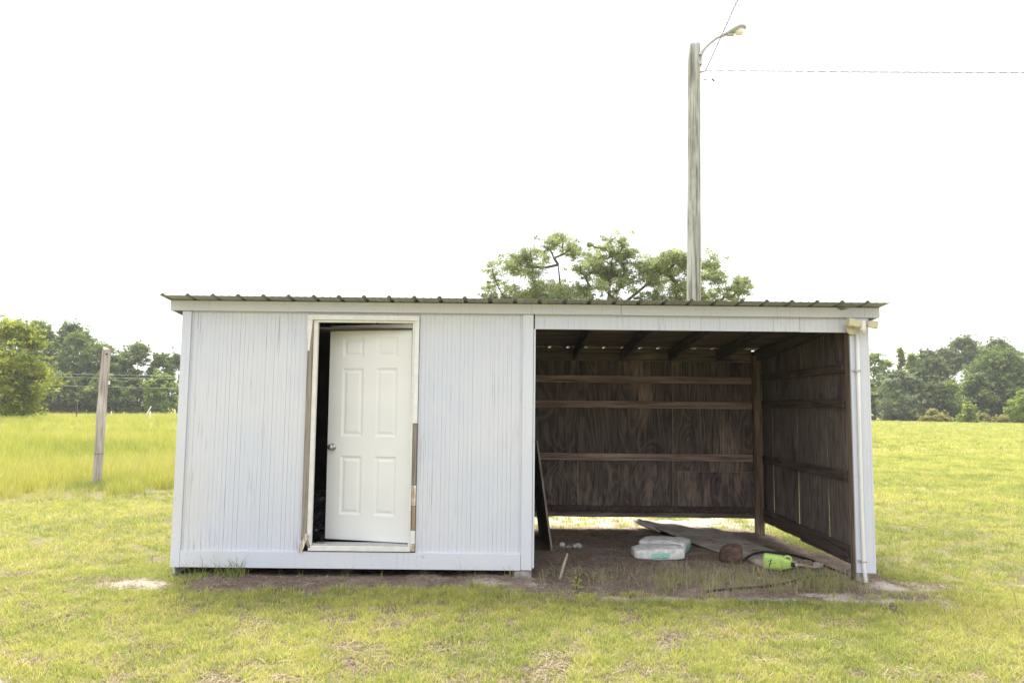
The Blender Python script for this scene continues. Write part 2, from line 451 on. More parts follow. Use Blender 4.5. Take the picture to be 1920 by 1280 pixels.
def tube_data(pts, rads, n=8, caps=True):
    pts = [Vector(p) for p in pts]
    if not hasattr(rads, '__len__'): rads = [rads] * len(pts)
    V, Fc = [], []
    up = Vector((0.123, 0.31, 0.94)).normalized()
    prev = None
    for i, p in enumerate(pts):
        d = (pts[min(i + 1, len(pts) - 1)] - pts[max(i - 1, 0)]).normalized()
        if prev is None:
            a = d.cross(up)
            if a.length < 0.05: a = d.cross(Vector((1, 0, 0)))
        else: a = prev - d * prev.dot(d)
        a.normalize(); prev = a
        b = d.cross(a)
        for k in range(n):
            t = 2 * math.pi * k / n
            V.append(p + (a * math.cos(t) + b * math.sin(t)) * rads[i])
    for i in range(len(pts) - 1):
        for k in range(n):
            Fc.append((i * n + k, i * n + (k + 1) % n, (i + 1) * n + (k + 1) % n, (i + 1) * n + k))
    if caps:
        Fc.append(tuple(range(n - 1, -1, -1))); m = (len(pts) - 1) * n
        Fc.append(tuple(range(m, m + n)))
    return V, Fc

def tube(name, pts, rads, mat, parent=None, n=8, smooth=True, origin=None):
    V, Fc = tube_data(pts, rads, n)
    return meshobj(name, V, Fc, mat, parent, smooth, origin)

def join(parts):
    V, Fc = [], []
    for v, f in parts:
        k = len(V); V += list(v); Fc += [tuple(i + k for i in q) for q in f]
    return V, Fc

def curve_pts(ctrl, n=8):
    """Catmull-Rom through control points."""
    c = [Vector(p) for p in ctrl]; c = [c[0] * 2 - c[1]] + c + [c[-1] * 2 - c[-2]]
    out = []
    for i in range(1, len(c) - 2):
        for k in range(n):
            t = k / n
            out.append(0.5 * ((2 * c[i]) + (c[i + 1] - c[i - 1]) * t + (2 * c[i - 1] - 5 * c[i] + 4 * c[i + 1] - c[i + 2]) * t * t
                              + (-c[i - 1] + 3 * c[i] - 3 * c[i + 1] + c[i + 2]) * t ** 3))
    out.append(c[-2]); return out

# lathe helper
def lathe(prof, origin, axis, n=20):
    ax = Vector(axis).normalized(); a = ax.cross(Vector((0, 0, 1)))
    if a.length < 0.1: a = ax.cross(Vector((1, 0, 0)))
    a.normalize(); b = ax.cross(a)
    V, Fc = [], []
    for h, r in prof:
        for k in range(n):
            t = 2 * math.pi * k / n
            V.append(Vector(origin) + ax * h + (a * math.cos(t) + b * math.sin(t)) * r)
    for i in range(len(prof) - 1):
        for k in range(n): Fc.append((i * n + k, i * n + (k + 1) % n, (i + 1) * n + (k + 1) % n, (i + 1) * n + k))
    Fc.append(tuple(range(n - 1, -1, -1))); m = (len(prof) - 1) * n; Fc.append(tuple(range(m, m + n)))
    return V, Fc

# ------------------------------------------------------------------ GROUND: one sheet to the horizon
def axis(fine0, fine1, step, lo, hi, grow=1.16):
    a = list(np.arange(fine0, fine1 + 1e-6, step))
    s = step; x = fine1
    while x < hi: s *= grow; x += s; a.append(x)
    s = step; x = fine0; pre = []
    while x > lo: s *= grow; x -= s; pre.append(x)
    return np.array(pre[::-1] + a)
gx = axis(-5, 5, 0.06, -900, 900); gy = axis(-3.5, 4.3, 0.06, -400, 1200)
GX, GY = np.meshgrid(gx, gy)
X, Y = GX.ravel(), GY.ravel()
Zg = height(X, Y)
V = np.stack([X, Y, Zg], 1)
nx, ny = len(gx), len(gy)
I = (np.arange(ny - 1)[:, None] * nx + np.arange(nx - 1)[None, :]).ravel()
Fq = np.stack([I, I + 1, I + 1 + nx, I + nx], 1)
me = bpy.data.meshes.new('ground')
me.from_pydata(V.tolist(), [], Fq.tolist())
for nm, arr in (('dirt', dirt_mask(X, Y)), ('sand', sand_mask(X, Y)), ('thatch', thatch_mask(X, Y)), ('tall', tall_mask(X, Y))):
    at = me.attributes.new(nm, 'FLOAT', 'POINT'); at.data.foreach_set('value', np.asarray(arr, np.float32))
me.materials.append(M['ground'])
me.polygons.foreach_set('use_smooth', [True] * len(me.polygons))
ground = bpy.data.objects.new('ground', me); COL.objects.link(ground)
tag(ground, kind='structure')

# ------------------------------------------------------------------ SHED
shed = empty('shed', (0, 0, 0), 'white painted beadboard shed with an open storage bay, cream door ajar and low metal roof', 'shed')
ROOF = lambda y: 2.482 - 0.079 * y          # underside of the roof pans

def beadboard(name, x0, x1, z0, z1, pitch, parent, y=0.0, th=0.014, gw=0.005, gd=0.0028, side=None):
    xs = []; x = x0 + pitch * 0.5
    prof = [(x0, 0.0, 0)]
    while x < x1 - gw * 2:
        g2 = gd * rnd.choice((0.35, 0.6, 0.8, 1.0, 1.3)); prof += [(x - gw / 2, 0.0, 0), (x - gw * 0.25, g2, 1), (x + gw * 0.25, g2, 1), (x + gw / 2, 0.0, 1)]
        x += pitch * rnd.uniform(0.96, 1.04)
    prof.append((x1, 0.0, 0))
    V, Fc, mi = [], [], []
    n = len(prof)
    rows = 2
    for k in range(rows):
        z = z0 + (z1 - z0) * k / (rows - 1)
        for px, d, _ in prof: V.append((px, y + d, z))
    for i in range(n - 1):
        Fc.append((i, i + 1, n + i + 1, n + i)); mi.append(1 if prof[i + 1][2] else 0)
    b = len(V)
    V += [(x0, y + th, z0), (x1, y + th, z0), (x0, y + th, z1), (x1, y + th, z1)]
    Fc += [(b, b + 2, b + 3, b + 1), (0, n, b + 2, b), (n - 1, b + 1, b + 3, 2 * n - 1)]; mi += [0, 0, 0]
    Fc += [tuple(list(range(n, 2 * n)) + [b + 3, b + 2]), tuple(list(range(n - 1, -1, -1)) + [b, b + 1])]; mi += [0, 0]
    if side:            # turn the sheet so that it faces -X / +X / +Y
        V = [side(v) for v in V]
    return meshobj(name, V, Fc, None, parent, mats=[M['siding'], M['groove']], midx=mi)

# front siding
beadboard('siding_panel', -3.02, -1.918, 0.16, 2.40, 0.0405, shed)
beadboard('siding_panel', -0.868, 0.105, 0.16, 2.40, 0.0405, shed)
beadboard('siding_panel', -1.915, -0.871, 2.358, 2.40, 0.0405, shed)
beadboard('header_siding', 0.214, 2.712, 2.250, 2.40, 0.057, shed, gw=0.005)
beadboard('header_siding', 2.716, 3.172, 2.2475, 2.40, 0.057, shed, gw=0.005)
# side, partition and rear walls of the closed room
beadboard('side_siding', 0.012, 2.51, -0.06, 2.27, 0.0405, shed, side=lambda v: (-3.085 + v[1], v[0], v[2]))
beadboard('rear_siding', -3.085, 0.2, 0.05, 2.255, 0.0405, shed, side=lambda v: (v[0], 2.56 - v[1], v[2]))
box('partition_panel', 0.19, 0.203, 0.02, 2.5, 0.05, 2.25, M['ply'], shed)
box('room_floor', -3.06, 0.185, 0.03, 2.53, 0.13, 0.185, M['floor'], shed)
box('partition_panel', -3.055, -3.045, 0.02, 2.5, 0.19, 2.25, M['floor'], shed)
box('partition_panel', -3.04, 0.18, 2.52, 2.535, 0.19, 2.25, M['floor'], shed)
# framing behind the front siding
for a, b in ((-3.04, -1.925), (-0.865, 0.18)):
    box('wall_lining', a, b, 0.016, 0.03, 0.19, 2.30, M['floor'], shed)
box('header_beam', 0.21, 3.165, 0.018, 0.058, 2.262, 2.41, M['sill'], shed)
# trims
box('corner_board', -3.103, -3.019, -0.022, -0.002, 0.028, 2.384, M['trim'], shed)
box('corner_board', -3.103, -3.0875, 0.0, 0.09, 0.028, 2.384, M['trim'], shed)
box('bottom_board', -3.0165, 0.099, -0.021, -0.001, 0.030, 0.179, M['trim'], shed)
box('bottom_board', -3.0165, 0.19, 0.004, 0.03, 0.034, 0.158, M['sill'], shed)
box('trim_board', 0.102, 0.201, -0.024, -0.002, 0.034, 2.384, M['trim'], shed)
box('trim_board', 0.2045, 0.222, -0.019, 0.09, 0.052, 2.249, M['trim'], shed)
box('corner_board', 3.172, 3.329, -0.024, -0.002, 0.040, 2.384, M['trim'], shed)
box('corner_board', 3.3315, 3.352, -0.020, 0.08, 0.037, 2.384, M['trim'], shed)
box('fascia_board', -3.211, 1.02, -0.046, -0.026, 2.386, 2.481, M['fascia'], shed, bev=0.003)
box('fascia_board', 1.023, 3.450, -0.047, -0.027, 2.384, 2.479, M['fascia'], shed, bev=0.003)
for x0 in (-3.211, 3.43):
    bm = bmesh.new(); add_box(bm, x0, x0 + 0.02, -0.024, 2.62, 0, 0.095, 0.002)
    for v in bm.verts: v.co.z += ROOF(v.co.y) - 0.098
    bm_obj('rake_board', bm, M['fascia'], shed)
# torn splinter hanging off the fascia near the right end
meshobj('fascia_splinter', [(3.04, -0.050, 2.478), (3.16, -0.050, 2.470), (3.085, -0.056, 2.452), (3.04, -0.046, 2.478), (3.16, -0.046, 2.470), (3.085, -0.047, 2.452)],
        [(0, 2, 1), (3, 4, 5), (0, 1, 4, 3), (1, 2, 5, 4), (2, 0, 3, 5)], M['sill'], shed)

nl = []
def nail(x, y, z, r=0.0045):
    v, f = lathe([(0.0, r), (0.0012, r * 0.8)], (x, y, z), (0, -1, 0), 6); nl.append((v, f))
for x in np.arange(-3.1, 3.42, 0.61):
    for dz in (0.03, 0.075): nail(x + rnd.uniform(-.03, .03), -0.0472, 2.386 + dz)
for x in np.arange(-2.9, 0.08, 0.41):
    for z in (0.065, 0.145): nail(x + rnd.uniform(-.02, .02), -0.0212, z)
for z in np.arange(0.25, 2.3, 0.42):
    nail(-3.08, -0.0222, z + rnd.uniform(-.03, .03)); nail(-3.04, -0.0222, z); nail(0.12, -0.0242, z); nail(0.18, -0.0242, z + rnd.uniform(-.03, .03)); nail(3.30, -0.0242, z); nail(3.345, -0.0202, z + .05)
V, Fc = join(nl)
tag(meshobj('nail_heads', V, Fc, M['galv'], shed), kind='stuff')

# roof sheets with trapezoid ribs
def roof_sheet_data(x0, n_ribs, pitch, y0, y1, last):
    prof = []
    for i in range(n_ribs):
        c = x0 + i * pitch
        prof += [(c - 0.024, 0), (c - 0.010, 0.019), (c + 0.010, 0.019), (c + 0.024, 0)]
        for q in (0.36, 0.66): prof += [(c + pitch * q - 0.014, 0), (c + pitch * q, 0.004), (c + pitch * q + 0.014, 0)]
    if last: prof += [(x0 + n_ribs * pitch - 0.024, 0), (x0 + n_ribs * pitch - 0.010, 0.019), (x0 + n_ribs * pitch + 0.004, 0.017)]
    else: prof += [(x0 + n_ribs * pitch - 0.025, 0)]
    n = len(prof); V = []; t = 0.0015
    for y in (y0, y1):
        for dz in (0, t):
            for px, h in prof: V.append((px, y, ROOF(y) + h + dz))
    A, B, C, D = 0, n, 2 * n, 3 * n
    Fc = []
    for i in range(n - 1):
        Fc += [(A + i, C + i, C + i + 1, A + i + 1), (B + i, B + i + 1, D + i + 1, D + i),
               (A + i, A + i + 1, B + i + 1, B + i), (C + i, D + i, D + i + 1, C + i + 1)]
    Fc += [(A, B, D, C), (A + n - 1, C + n - 1, D + n - 1, B + n - 1)]
    return V, Fc
RP = 0.2307
for k in range(8):
    x0 = -3.205 + k * 4 * RP
    V, Fc = roof_sheet_data(x0, 4 if k < 7 else 1, RP, -0.225 + rnd.uniform(-0.004, 0.004), 2.61, k == 7)
    meshobj('roof_sheet', V, Fc, M['roof'], shed)

# rafters, deck boards and rear plate
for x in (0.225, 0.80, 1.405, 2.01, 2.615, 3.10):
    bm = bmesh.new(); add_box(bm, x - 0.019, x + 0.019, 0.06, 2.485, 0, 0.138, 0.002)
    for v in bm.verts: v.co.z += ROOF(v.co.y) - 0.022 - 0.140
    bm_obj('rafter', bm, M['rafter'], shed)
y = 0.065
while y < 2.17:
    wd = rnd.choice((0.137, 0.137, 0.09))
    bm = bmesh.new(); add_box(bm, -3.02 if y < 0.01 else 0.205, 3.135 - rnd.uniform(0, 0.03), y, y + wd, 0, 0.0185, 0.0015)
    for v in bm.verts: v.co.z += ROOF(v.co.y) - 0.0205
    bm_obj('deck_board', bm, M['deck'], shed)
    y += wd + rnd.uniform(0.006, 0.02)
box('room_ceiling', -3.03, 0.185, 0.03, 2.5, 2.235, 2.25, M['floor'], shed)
box('rear_plate', 0.21, 3.05, 2.488, 2.526, 2.118, ROOF(2.526) - 0.0015, M['deck'], shed)

# rear wall of the bay
for (a, b, z0, z1, yy) in ((0.205, 0.848, 0.215, 2.26, 2.53), (0.852, 2.048, 0.215, 2.262, 2.53), (2.053, 3.165, 0.735, 2.258, 2.53), (2.053, 3.165, 0.215, 0.731, 2.5315)):
    box('plywood_sheet', a, b, yy, yy + 0.013, z0, z1, M['ply'], shed, bev=0.001)
for x_, z0, z1 in ((0.85, 0.306, 0.862), (2.0505, 0.306, 0.862), (2.0505, 0.958, 1.52)):
    box('seam_strip', x_ - 0.0035, x_ + 0.0035, 2.5275, 2.531, z0, z1, M['rawtan'], shed, bev=0)
for z0, z1, a in ((0.866, 0.954, 0.36), (1.524, 1.613, 0.21), (1.842, 1.932, 0.21)):
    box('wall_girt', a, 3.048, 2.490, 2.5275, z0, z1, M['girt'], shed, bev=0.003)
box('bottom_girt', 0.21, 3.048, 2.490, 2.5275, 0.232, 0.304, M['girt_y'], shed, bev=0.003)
bm = bmesh.new()
N_ = 26
xs_ = np.linspace(0.20, 3.20, N_)
V, Fc = [], []
for x in xs_:
    zb = 0.160 + 0.012 * (fnoise(np.array([x]), np.array([0.0]), 3.0, 91)[0] - 0.5) - (0.012 if x < 0.55 else 0)
    V += [(x, 2.546, zb), (x, 2.566, zb), (x, 2.566, 0.235), (x, 2.546, 0.235)]
for i in range(N_ - 1):
    a = i * 4; b = a + 4
    for k in range(4): Fc.append((a + k, a + (k + 1) % 4, b + (k + 1) % 4, b + k))
Fc += [(0, 3, 2, 1), (len(V) - 4, len(V) - 3, len(V) - 2, len(V) - 1)]
bm.free()
meshobj('skirt_board', V, Fc, M['sill'], shed)
beadboard('rear_siding', 0.205, 3.19, 0.24, 2.262, 0.0405, shed, side=lambda v: (v[0], 2.561 - v[1], v[2]))
# posts
box('corner_post', 3.050, 3.150, 2.395, 2.486, -0.25, 2.20, M['post'], shed, bev=0.004)
box('front_post', 3.166, 3.27, 0.0, 0.088, -0.30, 2.255, M['post'], shed, bev=0.004)
box('front_post', 0.104, 0.188, 0.034, 0.12, -0.30, 0.126, M['post'], shed, bev=0.004)
box('rear_post', -3.03, -2.94, 2.42, 2.50, -0.30, 0.126, M['post'], shed, bev=0.004)
# right wall planks
yb = [0.095, 0.555, 0.800, 1.065, 1.333, 1.70, 2.123, 2.52]
gap = [0, 0.029, 0.0015, 0.001, 0.034, 0.0015, 0.034, 0]
for i in range(7):
    a, b = yb[i] + gap[i] / 2, yb[i + 1] - gap[i + 1] / 2
    bm = bmesh.new(); add_box(bm, 3.174, 3.181, a, b, 0.10, 2.30, 0.001)
    for v in bm.verts:
        if v.co.z > 1: v.co.y += (gap[i + 1] / 2 - 0.003 if v.co.y > (a + b) / 2 and gap[i + 1] > 0.01 else 0) - (gap[i] / 2 - 0.003 if v.co.y < (a + b) / 2 and gap[i] > 0.01 else 0)
        if v.co.z > 1: v.co.z = ROOF(v.co.y) - (0.012 if i in (1, 3, 5) else 0.022)
        else: v.co.z += rnd.uniform(-0.004, 0.004) + (0.02 if i > 3 else 0)
        v.co.x += (0.003 if i in (1, 4, 6) else 0)
    bm_obj('wall_plank', bm, M['plank'], shed)
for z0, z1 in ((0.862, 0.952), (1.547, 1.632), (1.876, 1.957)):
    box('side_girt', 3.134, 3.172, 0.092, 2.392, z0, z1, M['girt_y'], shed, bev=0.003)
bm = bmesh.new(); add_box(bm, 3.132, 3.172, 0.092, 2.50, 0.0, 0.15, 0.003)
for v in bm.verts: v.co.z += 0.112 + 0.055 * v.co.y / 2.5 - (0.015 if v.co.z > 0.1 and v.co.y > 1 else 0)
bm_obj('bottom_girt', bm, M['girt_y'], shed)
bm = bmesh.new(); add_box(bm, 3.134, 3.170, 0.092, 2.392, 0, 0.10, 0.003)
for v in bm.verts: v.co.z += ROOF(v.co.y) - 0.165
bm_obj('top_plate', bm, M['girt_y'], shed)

# door frame, casing pieces, threshold
box('door_jamb', -1.866, -1.826, -0.012, 0.035, 0.235, 2.291, M['frame'], shed)
box('door_jamb', -0.936, -0.914, -0.012, 0.05, 0.235, 2.291, M['frame'], shed)
box('head_jamb', -1.866, -0.914, -0.012, 0.035, 2.2925, 2.312, M['frame'], shed)
box('head_casing', -1.921, -0.872, -0.030, -0.002, 2.3135, 2.360, M['casing'], shed)
# left casing: raw board with a remnant of white moulding at its top
box('casing_board', -1.918, -1.868, -0.020, -0.002, 0.30, 2.312, M['raw'], shed)
meshobj('casing_remnant', [(-1.921, -0.031, 2.312), (-1.874, -0.031, 2.312), (-1.895, -0.031, 2.02), (-1.912, -0.031, 2.02), (-1.916, -0.031, 2.17), (-1.921, -0.031, 2.20),
                           (-1.921, -0.0205, 2.312), (-1.874, -0.0205, 2.312), (-1.895, -0.0205, 2.02), (-1.912, -0.0205, 2.02), (-1.916, -0.0205, 2.17), (-1.921, -0.0205, 2.20)],
        [(0, 5, 4, 3, 2, 1), (6, 7, 8, 9, 10, 11)] + [(i, (i + 1) % 6, 6 + (i + 1) % 6, 6 + i) for i in range(6)], M['casing'], shed)
# right casing in the lengths seen in the photograph
for z0, z1, mt, dx in ((1.356, 2.312, 'casing', 0), (0.79, 1.353, 'raw', 0.003), (0.602, 0.787, 'chip', 0.002), (0.382, 0.599, 'rawtan', 0.003), (0.26, 0.379, 'casing', 0.0), (0.194, 0.257, 'chip', 0.0)):
    box('casing_board', -0.912 + dx, -0.872, -0.030 + dx * 2, -0.002, z0, z1, M[mt], shed, bev=0.0015)
box('threshold', -1.846, -0.914, -0.034, 0.13, 0.190, 0.2335, M['frame'], shed)
box('threshold_strip', -1.80, -0.94, 0.0, 0.12, 0.2345, 0.246, M['galv'], shed)
mt = Matrix.Translation((-1.888, -0.035, 0.262)) @ Matrix.Rotation(math.radians(20), 4, 'Y')
box('casing_fragment', -0.020, 0.020, -0.012, 0.010, -0.085, 0.080, M['chip'], shed, mtx=mt)
mt = Matrix.Translation((-1.852, -0.028, 0.258)) @ Matrix.Rotation(math.radians(-28), 4, 'Y')
box('casing_fragment', -0.010, 0.010, -0.008, 0.008, -0.045, 0.05, M['rawtan'], shed, mtx=mt)

# door: steel leaf with six raised panels, hinged right, swung inwards
DW, DH = 0.858, 2.042
door = bpy.data.objects.new('door', None)
hinge = Vector((-0.938, 0.052, 0.2535)); ANG = math.radians(-15.0)
DM = Matrix.Translation(hinge) @ Matrix.Rotation(ANG, 4, 'Z') @ Matrix.Rotation(math.radians(-0.35), 4, 'Y')
cx = [0, 0.165 * DW, 0.425 * DW, 0.575 * DW, 0.835 * DW, DW]          # from the latch edge
rz = [0, 0.115, 0.385, 0.475, 0.795, 0.845, 0.94, 1.0]
rz = [q * DH for q in rz]
def dpt(u, d, z): return DM @ Vector((-(DW - u), d, z))
bmv, bmf = [], []
def quad(L, pts, F_):
    k = len(L); L += pts; F_.append((k, k + 1, k + 2, k + 3))
holes = [(1, 1), (3, 1), (1, 3), (3, 3), (1, 5), (3, 5)]
for i in range(5):
    for j in range(7):
        if (i, j) in holes: continue
        quad(bmv, [dpt(cx[i], 0, rz[j]), dpt(cx[i + 1], 0, rz[j]), dpt(cx[i + 1], 0, rz[j + 1]), dpt(cx[i], 0, rz[j + 1])], bmf)
T = 0.044
for (a, b) in (((0, 0), (0, 1)), ):
    pass
quad(bmv, [dpt(0, T, 0), dpt(0, T, DH), dpt(DW, T, DH), dpt(DW, T, 0)], bmf)
quad(bmv, [dpt(0, 0, 0), dpt(0, 0, DH), dpt(0, T, DH), dpt(0, T, 0)], bmf)
quad(bmv, [dpt(DW, 0, 0), dpt(DW, T, 0), dpt(DW, T, DH), dpt(DW, 0, DH)], bmf)
quad(bmv, [dpt(0, 0, 0), dpt(0, T, 0), dpt(DW, T, 0), dpt(DW, 0, 0)], bmf)
quad(bmv, [dpt(0, 0, DH), dpt(DW, 0, DH), dpt(DW, T, DH), dpt(0, T, DH)], bmf)
door = meshobj('door', bmv, bmf, M['door'], shed, origin=tuple(hinge))
tag(door, 'cream six panel door standing ajar')
for i, j in holes:
    u0, u1, z0, z1 = cx[i], cx[i + 1], rz[j], rz[j + 1]
    L, Fp = [], []
    rings = [(0.0, 0.0), (0.006, 0.004), (0.018, 0.009), (0.026, 0.010), (0.046, 0.004), (0.050, 0.0025)]
    for ins, d in rings:
        L += [dpt(u0 + ins, d, z0 + ins), dpt(u1 - ins, d, z0 + ins), dpt(u1 - ins, d, z1 - ins), dpt(u0 + ins, d, z1 - ins)]
    for q in range(len(rings) - 1):
        for k in range(4): Fp.append((q * 4 + k, q * 4 + (k + 1) % 4, q * 4 + 4 + (k + 1) % 4, q * 4 + 4 + k))
    q = (len(rings) - 1) * 4; Fp.append((q, q + 1, q + 2, q + 3))
    meshobj('door_panel', L, Fp, M['door'], door)
kp = dpt(0.062, 0, 0.868); kn_ = (DM.to_3x3() @ Vector((0, -1, 0)))
V, Fc = lathe([(0.0, 0.033), (0.006, 0.033), (0.012, 0.026), (0.014, 0.013), (0.035, 0.013), (0.040, 0.022), (0.050, 0.029), (0.062, 0.029), (0.070, 0.022), (0.073, 0.008)], kp, kn_, 20)
meshobj('door_knob', V, Fc, M['steel'], door, True)
V, Fc = lathe([(0.0, 0.008), (0.012, 0.008), (0.014, 0.004)], Vector((-1.27, -0.012, 2.285)), (0, -1, 0), 8)
meshobj('door_catch', V, Fc, M['black'], shed, True)

# ------------------------------------------------------------------ concrete blocks, conduit, security light
def rough_block(x0, x1, y0, y1, z0, z1, label):
    o = box('concrete_block', x0, x1, y0, y1, z0, z1, M['concrete'], None, bev=0.008, warp=0.004)
    tag(o, label, 'concrete block', 'foundation blocks under the shed')
rough_block(0.045, 0.20, -0.012, 0.03, -0.22, 0.026, 'grey concrete block under the shed at the left edge of the open bay')
rough_block(3.175, 3.285, -0.02, -0.003, -0.24, 0.036, 'grey concrete block under the white right corner board behind the conduit')

cp = empty('conduit_pipe', (3.228, -0.045, -0.06), 'thin white vertical conduit pipe running down the right corner board', 'conduit')
tube('pipe', [(3.231, -0.047, 2.25), (3.226, -0.047, 1.4), (3.224, -0.048, 0.6), (3.226, -0.050, 0.10), (3.232, -0.056, 0.0), (3.240, -0.066, -0.14)], 0.0165, M['conduit'], cp, 14)
for z in (1.885, 0.150):
    bm = bmesh.new()
    add_box(bm, 3.198, 3.252, -0.068, -0.0245, z - 0.011, z + 0.011, 0.006)
    add_box(bm, 3.176, 3.199, -0.030, -0.0245, z - 0.010, z + 0.010, 0.001)
    bm_obj('pipe_strap', bm, M['galv'], cp)
tube('black_wire', [(3.251, -0.034, 2.25), (3.247, -0.034, 1.2), (3.246, -0.034, 0.3)], 0.003, M['wire'], cp, 6)

sl = empty('security_light', (3.20, -0.03, 2.27), 'beige twin head motion security light at the right front corner under the fascia', 'light')
V, Fc = lathe([(0.0, 0.056), (0.028, 0.056), (0.036, 0.050), (0.038, 0.02)], (3.185, -0.0245, 2.275), (0, -1, 0), 24)
meshobj('base_plate', V, Fc, M['beige'], sl, True)
def lamp_head(c, ax, ln, w0, w1, nm='lamp_head'):
    ax = Vector(ax).normalized(); a = ax.cross(Vector((0, 1, 0.2))).normalized(); b = ax.cross(a).normalized()
    V = []
    secs = [(0, w0 * 0.8), (0.012, w0), (ln * 0.5, (w0 + w1) / 2), (ln - 0.004, w1), (ln, w1 - 0.004), (ln - 0.012, w1 - 0.008)]
    for h, r in secs:
        for k in range(16):
            t = 2 * math.pi * (k + 0.5) / 16
            cs, sn = math.cos(t), math.sin(t)
            q = (abs(cs) ** 9 + abs(sn) ** 9) ** (-1 / 9)
            V.append(Vector(c) + ax * h + a * cs * q * r + b * sn * q * r * 0.95)
    Fc = []
    for i in range(len(secs) - 1):
        for k in range(16): Fc.append((i * 16 + k, i * 16 + (k + 1) % 16, i * 16 + 16 + (k + 1) % 16, i * 16 + 16 + k))
    Fc.append(tuple(range(15, -1, -1))); m = (len(secs) - 1) * 16; Fc.append(tuple(range(m, m + 16)))
    return meshobj(nm, V, Fc, M['beige'], sl, False)
lamp_head((3.222, -0.115, 2.316), (-1, -0.2, 0.16), 0.128, 0.033, 0.038)
lamp_head((3.302, -0.105, 2.318), (1, -0.2, -0.12), 0.085, 0.031, 0.038)
tube('lamp_arm', [(3.19, -0.06, 2.285), (3.21, -0.085, 2.30), (3.228, -0.112, 2.316)], 0.011, M['beige'], sl, 10)
tube('lamp_arm', [(3.20, -0.06, 2.28), (3.26, -0.08, 2.31), (3.306, -0.103, 2.317)], 0.010, M['ivory'], sl, 10)
V, Fc = lathe([(0.0, 0.024), (0.02, 0.027), (0.085, 0.028), (0.088, 0.033), (0.098, 0.033), (0.100, 0.024), (0.112, 0.022), (0.122, 0.012)], (3.258, -0.105, 2.348), (-0.05, -0.15, -1), 20)
meshobj('motion_sensor', V, Fc, M['ivory'], sl, True)
bm = bmesh.new(); add_box(bm, 3.158, 3.168, -0.012, -0.002, 2.215, 2.246, 0.002)
bm_obj('hook', bm, M['black'], shed)

# ------------------------------------------------------------------ utility pole with lamp and cables (stand behind the shed)
up = empty('utility_pole', (3.46, 7.0, float(height(3.46, 7.0))), 'tall weathered grey green wooden utility pole rising behind the shed', 'utility pole')
pv, pf = [], []
NP, NR = 20, 24
for i in range(NR + 1):
    z = -0.5 + (8.60 + 0.5) * i / NR
    r = 0.142 - 0.024 * i / NR
    xo = 3.43 + (z - 3.5) / 5.1 * 0.068
    for k in range(NP):
        t = 2 * math.pi * k / NP
        rr = r * (1 + 0.03 * math.sin(3 * t + 1) + 0.012 * math.sin(7 * t + z))
        if abs(((t - 4.8 + math.pi) % (2 * math.pi)) - math.pi) < 0.1: rr -= 0.018      # long drying crack facing the camera
        pv.append((xo + rr * math.cos(t), 7.0 + rr * math.sin(t), z + (0.012 * math.sin(t + 2) if i == NR else 0)))
    
for i in range(NR):
    for k in range(NP): pf.append((i * NP + k, i * NP + (k + 1) % NP, (i + 1) * NP + (k + 1) % NP, (i + 1) * NP + k))
m = NR * NP
pv.append((3.50, 7.0, 8.63)); 
for k in range(NP): pf.append((m + k, m + (k + 1) % NP, len(pv) - 1))
meshobj('pole_shaft', pv, pf, M['pole'], up, True)
for z in (8.38, 8.19):
    box('bolt_plate', 3.555, 3.618, 6.885, 6.93, z - 0.022, z + 0.022, M['galv'], up)
tube('wire_clamp', [(3.60, 6.95, 8.03), (3.65, 6.9, 8.02), (3.69, 6.88, 8.04)], 0.014, M['galv'], up, 8)

lp = empty('street_lamp', (3.60, 6.9, 8.25), 'grey cobra head street lamp on a curved arm at the top of the utility pole', 'street lamp')
tube('lamp_arm', curve_pts([(3.598, 6.97, 8.19), (3.613, 6.97, 8.34), (3.675, 6.97, 8.49), (3.79, 6.97, 8.62), (3.95, 6.97, 8.745), (4.08, 6.97, 8.79)], 5), 0.030, M['lamp'], lp, 10)
box('arm_bracket', 3.545, 3.62, 6.90, 6.99, 8.16, 8.23, M['galv'], lp)
V, Fc = [], []
hs = [(0.0, 0.035, 0.04, 0.0), (0.08, 0.055, 0.07, 0.015), (0.18, 0.085, 0.12, 0.03), (0.30, 0.085, 0.15, 0.045), (0.42, 0.05, 0.12, 0.04), (0.48, 0.02, 0.05, 0.025)]
for h, hz, hy, dz in hs:
    for k in range(14):
        t = 2 * math.pi * k / 14
        zz = math.sin(t); zz = zz * (1.0 if zz > 0 else 0.45)
        V.append((4.05 + h * 0.93, 6.97 - h * 0.05 + hy * math.cos(t), 8.785 + h * 0.25 + dz + zz * hz))
for i in range(len(hs) - 1):
    for k in range(14): Fc.append((i * 14 + k, i * 14 + (k + 1) % 14, i * 14 + 14 + (k + 1) % 14, i * 14 + 14 + k))
Fc += [tuple(range(13, -1, -1)), tuple(range(70, 84))]
meshobj('lamp_housing', V, Fc, M['lamp'], lp, True)
V, Fc = lathe([(0.0, 0.09), (0.02, 0.092), (0.06, 0.086), (0.085, 0.07), (0.10, 0.03)], (4.365, 6.95, 8.895), (0.03, 0, -1), 18)
meshobj('lamp_lens', V, Fc, M['lens'], lp, True)
box('lamp_latch', 4.13, 4.26, 6.92, 6.98, 8.775, 8.81, M['lamp'], lp, mtx=None)

